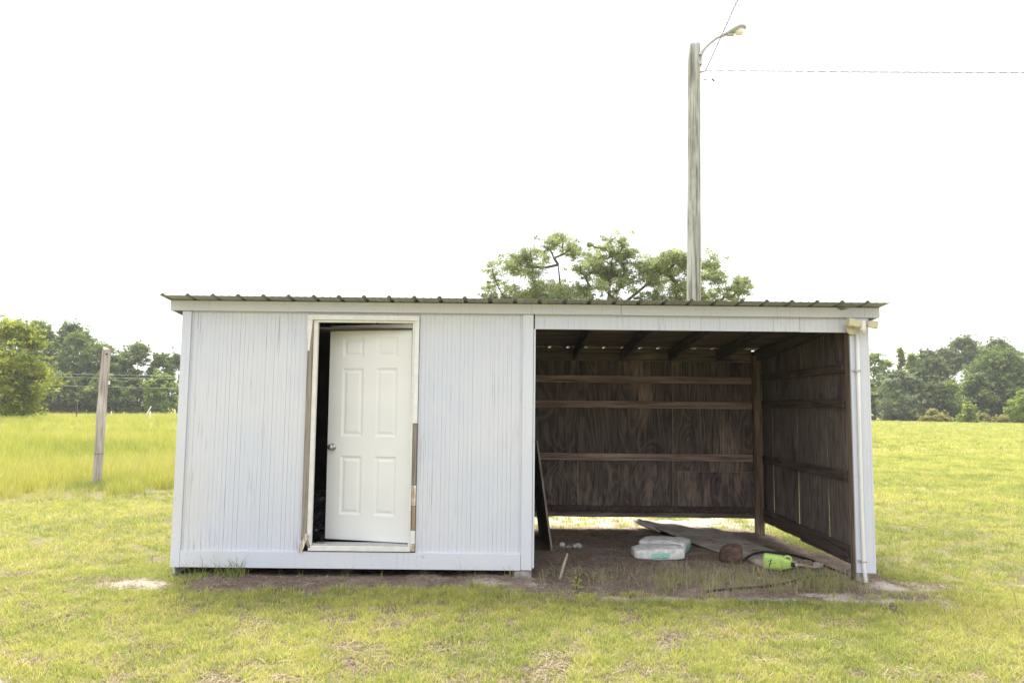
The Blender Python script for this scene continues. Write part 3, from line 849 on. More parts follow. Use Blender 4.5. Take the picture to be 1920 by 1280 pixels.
def twisted(name, p0, p1, sag, pitch, rad, wire_r, label, cat, group=None):
    p0, p1 = Vector(p0), Vector(p1); L = (p1 - p0).length
    n = int(L / (pitch / 8))
    d = (p1 - p0).normalized(); a = d.cross(Vector((0, 0, 1))).normalized(); b = d.cross(a)
    parts = []
    for ph in (0, math.pi):
        pts = []
        for i in range(n + 1):
            t = i / n; q = p0.lerp(p1, t); q.z -= 4 * sag * t * (1 - t)
            g = 2 * math.pi * L * t / pitch + ph
            pts.append(q + (a * math.cos(g) + b * math.sin(g)) * rad)
        parts.append(tube_data(pts, wire_r, 4))
    V, Fc = join(parts)
    return tag(meshobj(name, V, Fc, M['wire'], None, True), label, cat, group)
twisted('overhead_cable', (3.69, 6.9, 8.05), (1.916, -2.9, 5.284), -0.0, 0.46, 0.009, 0.0055, 'twisted overhead cable coming forward from the utility pole past its lamp', 'cable', 'overhead cables at the pole')
twisted('overhead_cable', (3.72, 6.93, 8.06), (22.0, 7.0, 8.42), 0.10, 0.44, 0.012, 0.006, 'twisted overhead cable running level from the utility pole to the right', 'cable', 'overhead cables at the pole')
dl = empty('cable_loop', (3.70, 6.88, 8.05), 'thin drooping cable loop with a dark splice beside the pole top', 'cable')
tube('loop_wire', curve_pts([(3.70, 6.88, 8.05), (3.73, 6.88, 7.93), (3.80, 6.88, 7.85), (3.93, 6.88, 7.80), (4.06, 6.88, 7.81), (4.08, 6.88, 7.93), (4.07, 6.9, 8.06)], 6), 0.005, M['farwire'], dl, 5)
tube('splice', [(3.80, 6.88, 7.872), (3.845, 6.88, 7.822)], 0.016, M['wire'], dl, 8)
tube('splice', [(3.65, 6.88, 7.86), (3.69, 6.88, 7.84)], 0.010, M['wire'], dl, 8)

# ------------------------------------------------------------------ leaning wooden post in the tall grass
lpst = empty('wooden_post', (-7.95, 7.5, float(height(-7.95, 7.5))), 'weathered brown wooden post leaning right in the tall grass left of the shed', 'post')
V, Fc = [], []
NS = 16
for i in range(NS + 1):
    t = i / NS; z = -0.35 + 2.95 * t
    s_ = (z - 0.0) / 2.59
    xl, xr = -8.024 + 0.055 * s_, -7.871 + 0.045 * s_
    bow = 0.010 * math.sin(t * 7)
    ring = [(xl + bow, 0.02), (xl + 0.02 + bow, -0.055), (xl + 0.075 + bow, -0.085), (xr - 0.01 + bow, -0.03), (xr + bow, 0.05), (xr - 0.03 + bow, 0.10), (xl + 0.03 + bow, 0.09)]
    for k, (x, dy) in enumerate(ring):
        V.append((x + rnd.uniform(-.003, .003), 7.5 + dy + rnd.uniform(-.003, .003), z + (rnd.uniform(-0.05, 0.04) if i == NS else 0)))
for i in range(NS):
    for k in range(7): Fc.append((i * 7 + k, i * 7 + (k + 1) % 7, (i + 1) * 7 + (k + 1) % 7, (i + 1) * 7 + k))
Fc.append(tuple(range(NS * 7, NS * 7 + 7)))
meshobj('post_shaft', V, Fc, M['oldpost'], lpst)
tube('nail_hole', [(-7.853, 7.43, 2.47), (-7.853, 7.452, 2.475)], 0.014, M['black'], lpst, 8)
tube('wire_band', [(-8.012, 7.52, 0.55), (-7.99, 7.44, 0.555), (-7.935, 7.408, 0.55), (-7.86, 7.465, 0.56), (-7.85, 7.55, 0.555)], 0.004, M['rust'], lpst, 5)

# far power line and far fence posts
fp = empty('distant_utility_pole', (-48.1, 82, -0.2), 'distant grey utility pole half hidden behind the leaning wooden post', 'utility pole')
tube('pole_shaft', [(-48.1, 82, -0.5), (-48.25, 82, 3.8), (-48.4, 82, 7.4)], [0.16, 0.14, 0.12], M['oldpost'], fp, 8)
box('cross_arm', -48.5, -47.4, 81.85, 81.95, 4.95, 5.10, M['galv'], fp)
box('insulator', -48.02, -47.75, 81.8, 81.95, 3.85, 4.3, M['white'], fp)
for (a, b, sg, lb) in (((-95, 92, 6.2), (-20, 76, 4.70), 0.25, 'topmost pale wire of the far power line left of the shed'),
                       ((-95, 92, 5.75), (-20, 76, 4.45), 0.3, 'middle pale wire of the far power line left of the shed'),
                       ((-95, 92, 4.90), (-20, 76, 3.25), 0.3, 'lowest pale wire of the far power line left of the shed')):
    pts = []
    for i in range(21):
        t = i / 20; q = Vector(a).lerp(Vector(b), t); q.z -= 4 * sg * t * (1 - t); pts.append(q)
    tag(tube('power_line', pts, 0.013, M['farwire'], None, 5), lb, 'power line', 'far power line wires')
for x, y, h, mt, lean, lb in ((-48.86, 68, 1.15, 'white', 0.0, 'white fence post in the far field beside the yellow green tree'),
                              (-47.49, 75, 1.85, 'darkpost', 0.0, 'dark fence post in the far field between the yellow green tree and the leaning post'),
                              (-51.7, 90, 0.9, 'white', 0.0, 'short white marker post in the far field just right of the leaning wooden post'),
                              (-48.3, 92, 1.5, 'white', 0.5, 'white fence post tilted to the right in the far field'),
                              (-37.05, 70, 0.9, 'white', 0.0, 'upright white fence post beside the tilted post in the far field')):
    z0 = float(height(x, y))
    o = tube('fence_post', [(x, y, z0 - 0.3), (x, y, z0), (x + lean * h, y, z0 + h), (x + lean * h, y, z0 + h + 0.02)], [0.07, 0.07, 0.065, 0.03], M[mt], None, 8)
    tag(o, lb, 'fence post', 'fence posts in the far field')

# ------------------------------------------------------------------ things in and round the bay
def H(x, y): return float(height(np.array([x]), np.array([y]))[0])
# leaning board
lb_ = empty('leaning_board', (0.44, 1.6, H(0.44, 1.6)), 'dark board leaning against the partition inside the open bay', 'board')
V = []
for dx in (-0.012, 0.006):
    V += [(0.455 + dx, 1.15, -0.03), (0.36 + dx, 2.05, -0.03), (0.228 + dx, 2.05, 1.16), (0.283 + dx, 1.15, 1.169)]
meshobj('board_sheet', V, [(0, 1, 2, 3), (7, 6, 5, 4), (0, 4, 5, 1), (1, 5, 6, 2), (2, 6, 7, 3), (3, 7, 4, 0)], M['sill'], lb_)
box('board_edge', -0.013, 0.007, 1.143, 1.149, 0.0, 1.181, M['leanedge'], lb_, bev=0, mtx=Matrix.Translation((0.455, 0, -0.010)) @ Matrix.Rotation(-math.atan2(0.172, 1.19), 4, 'Y'))

# bags
def superpt(c, ax, ay, az, u, v, e1=0.24, e2=0.26, rot=0.0, sag=0.0):
    f = lambda w_, e: math.copysign(abs(w_) ** e, w_)
    x = ax * f(math.cos(v), e1) * f(math.cos(u), e2); y = ay * f(math.cos(v), e1) * f(math.sin(u), e2); z = az * f(math.sin(v), e1)
    # pillow: thinner towards the rim, softly sagging
    r = math.hypot(x / ax, y / ay)
    z *= 1.0 - 0.10 * r ** 4
    z += 0.010 * math.sin(7 * x + 2 * y) * (1 if z > 0 else 0.1)
    c_, s_ = math.cos(rot), math.sin(rot)
    return Vector((c[0] + x * c_ - y * s_, c[1] + x * s_ + y * c_, c[2] + z + sag * x))
def bag(loc, dims, rot, sag, label, print_uv, side):
    root = empty('cement_bag', (loc[0], loc[1], H(loc[0], loc[1])), label, 'bag', 'white bags on the bay floor')
    c = (loc[0], loc[1], H(loc[0], loc[1]) + dims[2] * 0.93)
    nu, nv = 80, 36; V, Fc = [], []
    for j in range(nv + 1):
        v = -math.pi / 2 + math.pi * j / nv
        for i in range(nu):
            u = 2 * math.pi * i / nu
            p = superpt(c, *dims, u, v, rot=rot, sag=sag)
            p += Vector((0, 0, 0.004 * math.sin(31 * p.x + 3) * math.sin(23 * p.y) + 0.0025 * abs(math.sin(60 * p.x + 25 * p.y)) + 0.002 * math.sin(80 * p.y - 30 * p.x)))
            V.append(p)
    for j in range(nv):
        for i in range(nu): Fc.append((j * nu + i, j * nu + (i + 1) % nu, (j + 1) * nu + (i + 1) % nu, (j + 1) * nu + i))
    meshobj('bag_sack', V, Fc, M['bag'], root, True)
    big = (dims[0] + 0.005, dims[1] + 0.005, dims[2] + 0.004)
    bigger = (dims[0] + 0.007, dims[1] + 0.007, dims[2] + 0.006)
    def patch(nm, s0, s1, v0, v1, dd, mat_, k=8):
        # s: position along the flat side face, -1..1
        V, Fc = [], []
        for j in range(5):
            v = v0 + (v1 - v0) * j / 4
            for i in range(k + 1):
                s = s0 + (s1 - s0) * i / k
                if side == 'front':
                    u = -math.pi / 2 + math.copysign(math.atan(abs(s) ** (1 / 0.26)), s)
                else:
                    u = math.copysign(math.atan(abs(s) ** (1 / 0.26)), s)
                V.append(superpt(c, *dd, u, v, rot=rot, sag=sag))
        for j in range(4):
            for i in range(k): Fc.append((j * (k + 1) + i, j * (k + 1) + i + 1, (j + 1) * (k + 1) + i + 1, (j + 1) * (k + 1) + i))
        return V, Fc
    s0, s1, v0, v1 = print_uv
    V, Fc = patch('', s0, s1, v0, v1, big, None)
    lab = meshobj('printed_label', V, Fc, M['teal'], root, True)
    parts = []
    n = 15
    for i in range(n):
        if i in (7, 8): continue
        a = s0 + (s1 - s0) * (0.14 + 0.76 * i / n); wv = (s1 - s0) * 0.76 / n * rnd.uniform(0.45, 0.85)
        lo = v0 + (v1 - v0) * 0.42; hi = v0 + (v1 - v0) * rnd.choice((0.72, 0.80, 0.70))
        parts.append(patch('', a, a + wv, lo, hi, bigger, None, 1))
    for a, b in ((0.12, 0.48), (0.52, 0.62), (0.66, 0.86)):
        parts.append(patch('', s0 + (s1 - s0) * a, s0 + (s1 - s0) * b, v0 + (v1 - v0) * 0.16, v0 + (v1 - v0) * 0.27, bigger, None, 4))
    V, Fc = join(parts)
    meshobj('label_lettering', V, Fc, M['tealdk'], lab)
    return root
bag((1.510, 0.79), (0.258, 0.155, 0.062), -0.03, 0.0, 'white bag with a teal label, the nearer of two bags in the bay', (-0.32, 0.36, -0.10, 0.012), 'front')
bag((1.665, 1.20), (0.255, 0.17, 0.070), -0.42, -0.02, 'white bag with teal print on its end, lying behind the other bag', (-0.7, 0.7, -0.12, 0.03), 'end')

# long mat lying diagonally
mt_root = None
sec = [((1.60, 2.64, .115), (2.30, 2.95, .10)), ((1.66, 2.46, .09), (2.40, 2.74, .055)), ((1.86, 2.00, .045), (2.585, 2.40, .03)), ((2.00, 1.60, .03), (2.68, 1.95, .025)), ((2.15, 1.16, .02), (2.79, 1.40, .02)),
       ((2.27, 0.85, .02), (2.87, 1.05, .02)), ((2.39, 0.60, .02), (2.945, 0.74, .02)), ((2.44, 0.24, .025), (3.02, 0.36, .02))]
V, Fc = [], []
nw = 10
for si, (a, b) in enumerate(sec):
    a, b = Vector(a), Vector(b)
    for k in range(nw + 1):
        p = a.lerp(b, k / nw)
        g = H(p.x, p.y)
        z = max(g + 0.008, g + p.z + 0.012 * math.sin(k * 1.3 + si * 0.9))
        V.append((p.x, p.y, z + 0.016)); V.append((p.x, p.y, z - 0.002))
n2 = 2 * (nw + 1)
for s_ in range(len(sec) - 1):
    for k in range(nw):
        a = s_ * n2 + 2 * k; b = a + n2
        Fc += [(a, a + 2, b + 2, b), (a + 1, b + 1, b + 3, a + 3)]
    a = s_ * n2; Fc.append((a, a + n2, a + n2 + 1, a + 1))
    a = s_ * n2 + 2 * nw; Fc.append((a, a + 1, a + n2 + 1, a + n2))
for k in range(nw):
    a = 2 * k; Fc.append((a, a + 1, a + 3, a + 2)); a += (len(sec) - 1) * n2; Fc.append((a, a + 2, a + 3, a + 1))
mat_root = empty('floor_mat', (2.3, 1.5, H(2.3, 1.5)), 'long worn grey brown mat lying diagonally across the dirt floor of the bay', 'mat')
meshobj('mat_sheet', V, Fc, M['mat'], mat_root, True)
tube('rolled_edge', [(1.60, 2.635, H(1.6, 2.635) + 0.115), (1.63, 2.55, H(1.63, 2.55) + 0.10), (1.70, 2.38, H(1.7, 2.38) + 0.075), (1.80, 2.14, H(1.8, 2.14) + 0.05)], [0.034, 0.038, 0.028, 0.012], M['mat'], mat_root, 10)

# rusty canister half sunk in the dirt
V, Fc = lathe([(0, 0.01), (0.006, 0.045), (0.03, 0.08), (0.07, 0.108), (0.12, 0.122), (0.17, 0.125), (0.20, 0.121), (0.212, 0.112), (0.206, 0.098), (0.14, 0.088)], (2.085, 0.60, H(2.1, .6) + 0.075), (1, -0.18, -0.06), 24)
V = [Vector(v) + Vector((0, 0, 0.006 * math.sin(20 * v[0]) * math.cos(25 * v[1]))) for v in V]
o = meshobj('rusty_canister', V, Fc, M['rust'], None, True)
tag(o, 'rusty brown round metal canister lying on its side beside the mat', 'canister')

# lime green jug lying on its side
jug = empty('plastic_jug', (2.55, 0.22, H(2.55, .22)), 'lime green plastic jug lying on its side at the near end of the mat', 'jug')
J0 = Vector((2.425, 0.30, H(2.43, .28) + 0.085)); JA = Vector((0.235, -0.10, -0.018)).normalized()
ja = JA.cross(Vector((0, 0, 1))).normalized(); jb = ja.cross(JA)
def loft(sections, n=24, e=5.0):
    V, Fc = [], []
    for h, r1, r2 in sections:
        for k in range(n):
            t = 2 * math.pi * k / n; c, s_ = math.cos(t), math.sin(t)
            q = (abs(c) ** e + abs(s_) ** e) ** (-1 / e)
            V.append(J0 + JA * h + ja * c * q * r1 + jb * s_ * q * r2)
    for i in range(len(sections) - 1):
        for k in range(n): Fc.append((i * n + k, i * n + (k + 1) % n, (i + 1) * n + (k + 1) % n, (i + 1) * n + k))
    Fc.append(tuple(range(n - 1, -1, -1))); m = (len(sections) - 1) * n; Fc.append(tuple(range(m, m + n)))
    return V, Fc
V, Fc = loft([(0, .04, .055), (0.006, .05, .066), (0.02, .055, .07), (0.10, .055, .07), (0.165, .055, .07), (0.185, .048, .058), (0.20, .044, .05), (0.235, .036, .042), (0.25, .024, .028)])
meshobj('jug_body', V, Fc, M['jug'], jug, True)
V, Fc = loft([(0.25, .020, .020), (0.285, .021, .021), (0.29, .016, .016)], 18, 2.0)
meshobj('jug_cap', V, Fc, M['black'], jug, True)
V, Fc = loft([(0.291, .018, .018), (0.297, .018, .018), (0.298, .012, .012)], 18, 2.0)
meshobj('jug_ring', V, Fc, M['white'], jug, True)
tube('jug_handle', curve_pts([J0 + JA * 0.185 + jb * 0.055, J0 + JA * 0.215 + jb * 0.072, J0 + JA * 0.245 + jb * 0.058, J0 + JA * 0.255 + jb * 0.022], 5), 0.010, M['jug'], jug, 8)
# faint dark marks printed on the jug's near side
parts = []
def mark(h0, z0, h1, z1, wd=0.003):
    n_ = -ja if ja.y > 0 else ja
    A = J0 + JA * h0 + jb * z0 + n_ * 0.0562; B = J0 + JA * h1 + jb * z1 + n_ * 0.0562
    d = (B - A).normalized(); s_ = d.cross(n_).normalized() * wd
    return ([A - s_, A + s_, B + s_, B - s_], [(0, 1, 2, 3)])
for q in ((0.075, 0.035, 0.060, -0.045), (0.05, 0.01, 0.08, 0.02), (0.062, -0.005, 0.085, -0.003), (0.10, -0.005, 0.112, 0.002), (0.055, -0.02, 0.072, -0.012)):
    parts.append(mark(*q))
V, Fc = join(parts); meshobj('printed_marks', V, Fc, M['ink'], jug)

# hoses
def on_ground(pts, lift=0.014): return [(x, y, H(x, y) + lift + dz) for x, y, dz in pts]
tag(tube('garden_hose', curve_pts(on_ground([(2.26, .46, 0), (2.40, .68, .03), (2.56, .84, .045), (2.72, .87, .045), (2.88, .80, .04), (3.0, .60, .035), (3.08, .36, .01), (3.17, .18, 0)]), 6), 0.013, M['black'], None, 8),
    'black hose curving over the near end of the mat behind the green jug', 'hose')
tag(tube('garden_hose', curve_pts(on_ground([(1.68, -.46, 0), (1.95, -.36, 0), (2.22, -.27, 0), (2.5, -.13, 0), (2.75, .04, 0), (2.95, .07, 0), (3.13, .22, 0)]), 6), 0.013, M['black'], None, 8),
    'dark hose lying in the weeds along the mouth of the bay', 'hose')

# crumpled things
def crumple(name, c, dims, mat_, label, cat, seed, nu=20, nv=12, amp=0.45, parent=None):
    r_ = random.Random(seed); V, Fc = [], []
    dirs = [(Vector((r_.uniform(-1, 1), r_.uniform(-1, 1), r_.uniform(-1, 1))).normalized(), r_.uniform(2, 9), r_.uniform(0, 6)) for _ in range(9)]
    for j in range(nv + 1):
        v = -math.pi / 2 + math.pi * j / nv
        for i in range(nu):
            u = 2 * math.pi * i / nu
            d = Vector((math.cos(v) * math.cos(u), math.cos(v) * math.sin(u), math.sin(v)))
            k = 1 + amp * sum(abs(math.sin(d.dot(q) * f + ph)) - 0.6 for q, f, ph in dirs) / 4
            p = Vector((c[0] + d.x * dims[0] * k, c[1] + d.y * dims[1] * k, c[2] + d.z * dims[2] * k))
            p.z = max(p.z, H(p.x, p.y) - 0.004 if parent is None else p.z)
            V.append(p)
    for j in range(nv):
        for i in range(nu): Fc.append((j * nu + i, j * nu + (i + 1) % nu, (j + 1) * nu + (i + 1) % nu, (j + 1) * nu + i))
    o = meshobj(name, V, Fc, mat_, parent)
    if label: tag(o, label, cat)
    return o
fw = empty('plastic_wrapper', (0.66, 1.36, H(0.66, 1.36)), 'crumpled shiny plastic wrapper on the dirt beside the leaning board', 'wrapper')
crumple('crumpled_film', (0.735, 1.33, H(.735, 1.33) + 0.02), (0.055, 0.05, 0.032), M['foil'], None, None, 3, parent=fw)
crumple('crumpled_film', (0.655, 1.35, H(.655, 1.35) + 0.012), (0.055, 0.03, 0.014), M['foil'], None, None, 4, parent=fw)
crumple('crumpled_film', (0.575, 1.40, H(.575, 1.40) + 0.022), (0.035, 0.03, 0.030), M['foil'], None, None, 6, parent=fw)
crumple('rag', (2.86, 0.40, H(2.86, .40) + 0.035), (0.075, 0.06, 0.04), M['rag'], 'crumpled brown rag beside the cap of the green jug', 'rag', 8)
crumple('paper_scrap', (2.99, 0.44, H(2.99, .44) + 0.03), (0.065, 0.045, 0.02), M['scrap'], 'flat pale grey paper scrap at the right end of the mat', 'scrap', 9)
crumple('white_scrap', (2.30, 0.02, H(2.30, .02) + 0.012), (0.024, 0.018, 0.010), M['white'], 'tiny white scrap on the dirt in front of the green jug', 'scrap', 10)
crumple('trash_bag', (-1.80, 0.62, 0.34), (0.24, 0.22, 0.16), M['trash'], 'black plastic trash bag inside the doorway left of the door', 'bag', 11, 30, 18, 0.5, None)
crumple('trash_bag', (-1.93, 0.80, 0.47), (0.20, 0.20, 0.16), M['trash'], 'black plastic bag heaped behind the lower trash bag in the doorway', 'bag', 12, 30, 18, 0.5, None)
tag(tube('wooden_stake', [(0.445, -0.06, H(.45, -.06) - 0.03), (0.50, 0.10, 0.05), (0.545, 0.23, 0.135)], [0.013, 0.014, 0.011], M['stick'], None, 6, False),
    'short pale wooden stake leaning in the dirt at the left of the bay', 'stake')

# ------------------------------------------------------------------ TREES
def leaf_cloud(clumps, leaf, per, rr, flat=0.6, up=0.45, soft=False):
    """clumps: (x,y,z,r,tint). returns vertex array, faces, tint per vertex (quads)."""
    P, R, T = [], [], []
    for (x, y, z, r, t, n) in clumps:
        d = rr.normal(size=(n, 3)); d /= np.linalg.norm(d, axis=1)[:, None]
        q = rr.normal(size=(n, 3)) * (0.56 if soft is True else soft) * r if soft else d * (rr.random(n)[:, None] ** 0.45) * r
        q[:, 2] *= flat
        P.append(np.array([x, y, z]) + q); T.append(np.clip(t + rr.normal(size=n) * 0.16, 0, 1))
    P = np.concatenate(P); T = np.concatenate(T); n = len(P)
    nr = rr.normal(size=(n, 3)); nr[:, 2] = np.abs(nr[:, 2]) + up; nr /= np.linalg.norm(nr, axis=1)[:, None]
    a = np.cross(nr, rr.normal(size=(n, 3))); a /= np.linalg.norm(a, axis=1)[:, None]
    b = np.cross(nr, a)
    s = leaf * (0.6 + 0.8 * rr.random(n))[:, None]
    V = np.stack([P - a * s * 0.5, P + b * s * 0.28 - a * s * .05, P + a * s * 0.5, P - b * s * 0.28 - a * s * .05], 1).reshape(-1, 3)
    return V, np.arange(n * 4).reshape(-1, 4), np.repeat(T, 4)

def leaf_object(name, V, Fq, T, mat_, parent, root):
    o0 = np.array(root)
    me = bpy.data.meshes.new(name)
    n = len(V); f = len(Fq)
    me.vertices.add(n); me.vertices.foreach_set('co', (V - o0).astype(np.float32).ravel())
    me.loops.add(f * 4); me.loops.foreach_set('vertex_index', Fq.astype(np.int32).ravel())
    me.polygons.add(f); me.polygons.foreach_set('loop_start', np.arange(0, f * 4, 4, dtype=np.int32))
    me.polygons.foreach_set('loop_total', np.full(f, 4, np.int32))
    at = me.attributes.new('tint', 'FLOAT', 'POINT'); at.data.foreach_set('value', T.astype(np.float32))
    me.materials.append(mat_); me.update(calc_edges=True)
    o = bpy.data.objects.new(name, me); COL.objects.link(o); o.parent = parent
    o.location = Vector(root) - wloc(parent)
    return o

def limbs(base, trunk_pts, trunk_r, clumps, minr=0.03, n=6):
    """connect every clump to the closest limb node already grown, thick to thin."""
    nodes = [Vector(p) for p in trunk_pts]; par = [i - 1 for i in range(len(nodes))]
    cl = sorted(clumps, key=lambda c: (Vector(c[:3]) - nodes[-1]).length)
    for c in cl:
        t = Vector(c[:3]); best, bd = 0, 1e9
        for i, q in enumerate(nodes):
            if i == 0: continue
            d = (t - q).length + 0.35 * max(0, q.z - t.z) * 2
            if d < bd: bd = d; best = i
        q = nodes[best]
        mid = q.lerp(t, 0.5) + Vector((0, 0, -0.06 * bd))
        nodes.append(mid); par.append(best); nodes.append(t); par.append(len(nodes) - 2)
    w_ = [0.0] * len(nodes)
    for i in range(len(nodes) - 1, 0, -1):
        w_[i] += 1 if not any(p == i for p in par[i + 1:]) else 0
        w_[par[i]] += w_[i]
    tot = max(w_[0], 1)
    rad = [max(minr, trunk_r * math.sqrt(x / tot)) for x in w_]
    nt = len(trunk_pts)
    for i in range(nt): rad[i] = min(rad[i], trunk_r * (1 - 0.82 * i / (nt - 1)))
    parts = [tube_data([nodes[par[i]], nodes[i]], [rad[i] if par[i] >= len(trunk_pts) or i >= len(trunk_pts) else rad[par[i]], rad[i]], n, False) for i in range(1, len(nodes))]
    return join(parts)

# three open crowned oaks close behind the shed
OAK = [[(-1.23,-1.16,10.2,0.47),(-0.47,-1.75,10.49,0.47),(0.47,-0.46,11.08,0.56),(1.04,-1.52,11.19,0.56),(0.2,-1.91,10.02,0.56),(1.15,-0.43,9.94,0.56),(1.91,1.84,9.65,0.56),(1.34,1.32,9.07,0.66),(2.67,1.17,8.99,0.66),(3.43,-1.22,8.52,0.66),(4.0,0.16,8.15,0.66),(2.29,-0.98,8.32,0.75),(0.78,-1.44,8.11,0.56),(2.27,-1.73,11.88,0.52),(2.94,-1.26,12.08,0.52),(3.61,1.88,11.99,0.47),(1.99,1.45,11.29,0.37),(3.9,1.35,11.51,0.28),(-1.5,1.32,9.33,0.28),(-1.59,-1.35,8.47,0.23),(0.02,-0.84,8.96,0.37),(-0.73,0.56,8.38,0.28),(3.43,1.02,9.38,0.37),(1.63,1.56,8.31,0.56)],
[(5.51,1.67,11.91,0.42),(6.18,-1.82,11.92,0.47),(6.85,0.47,11.63,0.42),(4.75,0.76,11.23,0.42),(5.51,0.03,11.04,0.37),(4.56,-1.42,11.71,0.14),(3.9,-0.12,10.45,0.42),(4.56,-1.81,10.45,0.37),(5.42,1.91,10.27,0.56),(6.18,1.61,10.47,0.56),(6.75,0.21,10.77,0.47),(7.04,-0.88,11.35,0.28),(5.89,1.8,9.89,0.47),(6.84,0.32,10.0,0.37),(4.66,1.68,9.11,0.37),(4.18,1.53,9.49,0.28),(4.38,0.04,8.82,0.37),(5.23,-0.38,8.35,0.28),(7.22,0.44,9.42,0.47),(6.27,-0.3,8.93,0.28),(5.79,-1.49,8.07,0.47)],
[(7.6,-0.86,10.77,0.47),(8.27,1.38,10.97,0.52),(8.74,-2.01,10.69,0.47),(9.22,-2.0,10.98,0.47),(9.79,0.56,11.18,0.47),(10.37,-0.97,11.09,0.47),(10.93,0.15,10.81,0.37),(8.55,-0.13,10.11,0.56),(7.98,-0.69,10.01,0.47),(9.31,2.19,9.93,0.56),(9.98,-1.34,10.32,0.56),(9.87,-0.38,8.97,0.66),(10.44,-1.31,9.07,0.56),(9.67,0.58,8.3,0.56),(8.36,-0.98,9.44,0.47),(11.98,-0.63,11.11,0.47),(12.26,1.09,10.73,0.37),(11.97,-0.79,9.95,0.56),(12.53,0.26,9.77,0.47),(12.14,1.78,8.8,0.47),(12.71,-1.76,8.91,0.42),(13.29,-1.93,9.49,0.42),(13.85,-1.19,9.3,0.47),(14.23,1.17,9.4,0.23),(13.75,0.51,8.63,0.28),(11.94,-1.16,8.23,0.28),(8.73,-0.74,8.29,0.37),(7.78,-1.42,8.57,0.33),(11.01,-0.18,9.56,0.56),(11.0,-2.01,8.6,0.47)]]
OT = [[(2.6, 38, -0.3), (2.5, 38, 3), (2.4, 38, 5.5), (2.6, 38, 7.4), (2.9, 37.9, 8.9), (2.75, 37.6, 10.2)],
      [(5.75, 38.2, -0.3), (5.72, 38.2, 3), (5.8, 38.2, 5.8), (5.82, 38.2, 7.7), (5.98, 38.2, 9.4), (6.1, 38.2, 10.9)],
      [(6.5, 38, -0.3), (6.5, 38, 3.5), (6.6, 38, 6.5), (6.85, 38, 8.0), (8.4, 38, 9.3), (9.4, 38, 10.0)]]
OL = ['open crowned oak tree behind the shed, leftmost crown above the roof', 'open crowned oak tree behind the shed, middle crown with an upright trunk', 'wide open crowned oak tree behind the utility pole, rightmost crown above the roof']
for k in range(3):
    rr = np.random.default_rng(50 + k)
    base = OT[k][0]
    root = empty('oak_tree', (base[0], base[1], H(base[0], base[1])), OL[k], 'tree', 'oak trees behind the shed')
    cl = [(x, 38 + dy * 0.8, z - 0.34 - 0.05 * max(0, z - 10), r) for x, dy, z, r in OAK[k]]
    # lower crown hidden behind the shed
    for _ in range(14):
        cl.append((base[0] + rr.uniform(-3.2, 3.2), 38 + rr.uniform(-2.5, 2.5), rr.uniform(5.5, 7.4), 0.6))
    xs_k = [c[0] for c in cl[:len(OAK[k])]]
    for _ in range(5):
        cl.append((rr.uniform(min(xs_k) + .7, max(xs_k) - .5), 38 + rr.uniform(-1.5, 1.5), rr.uniform(7.6, 9.0), 0.45))
    m0 = list(cl[:len(OAK[k])]); fill = []
    for i in range(len(m0)):
        for j in range(i):
            A, B = m0[i], m0[j]
            if math.hypot(A[0] - B[0], A[2] - B[2]) < 1.25 and rr.random() < 0.6:
                fill.append(((A[0] + B[0]) / 2 + rr.normal() * .15, (A[1] + B[1]) / 2, (A[2] + B[2]) / 2 + rr.normal() * .12, 0.36 * (A[3] + B[3])))
    cl = cl + fill
    clumps = [(x, y, z, r * 1.1, rr.uniform(0.15, 0.85), int(85 + 470 * r * r)) for x, y, z, r in cl]
    extra = []
    for x, y, z, r in cl:       # small satellite sprays make the outline ragged
        for _ in range(8):
            extra.append((x + rr.normal() * r * 0.75, y + rr.normal() * r * 0.9, z + rr.normal() * r * 0.45, r * 0.42, rr.uniform(0.1, 1.0), int(34 + 150 * r * r)))
    V, Fq, T = leaf_cloud(clumps + extra, 0.11, 0, rr, 0.62, 0.3, 0.66)
    leaf_object('crown', V, Fq, T, LEAF['oak'], root, (base[0], base[1], 9.0))
    V, Fc = limbs(base, OT[k], 0.20, cl, 0.012, 6)
    meshobj('trunk', V, Fc, M['bark'], root, True)

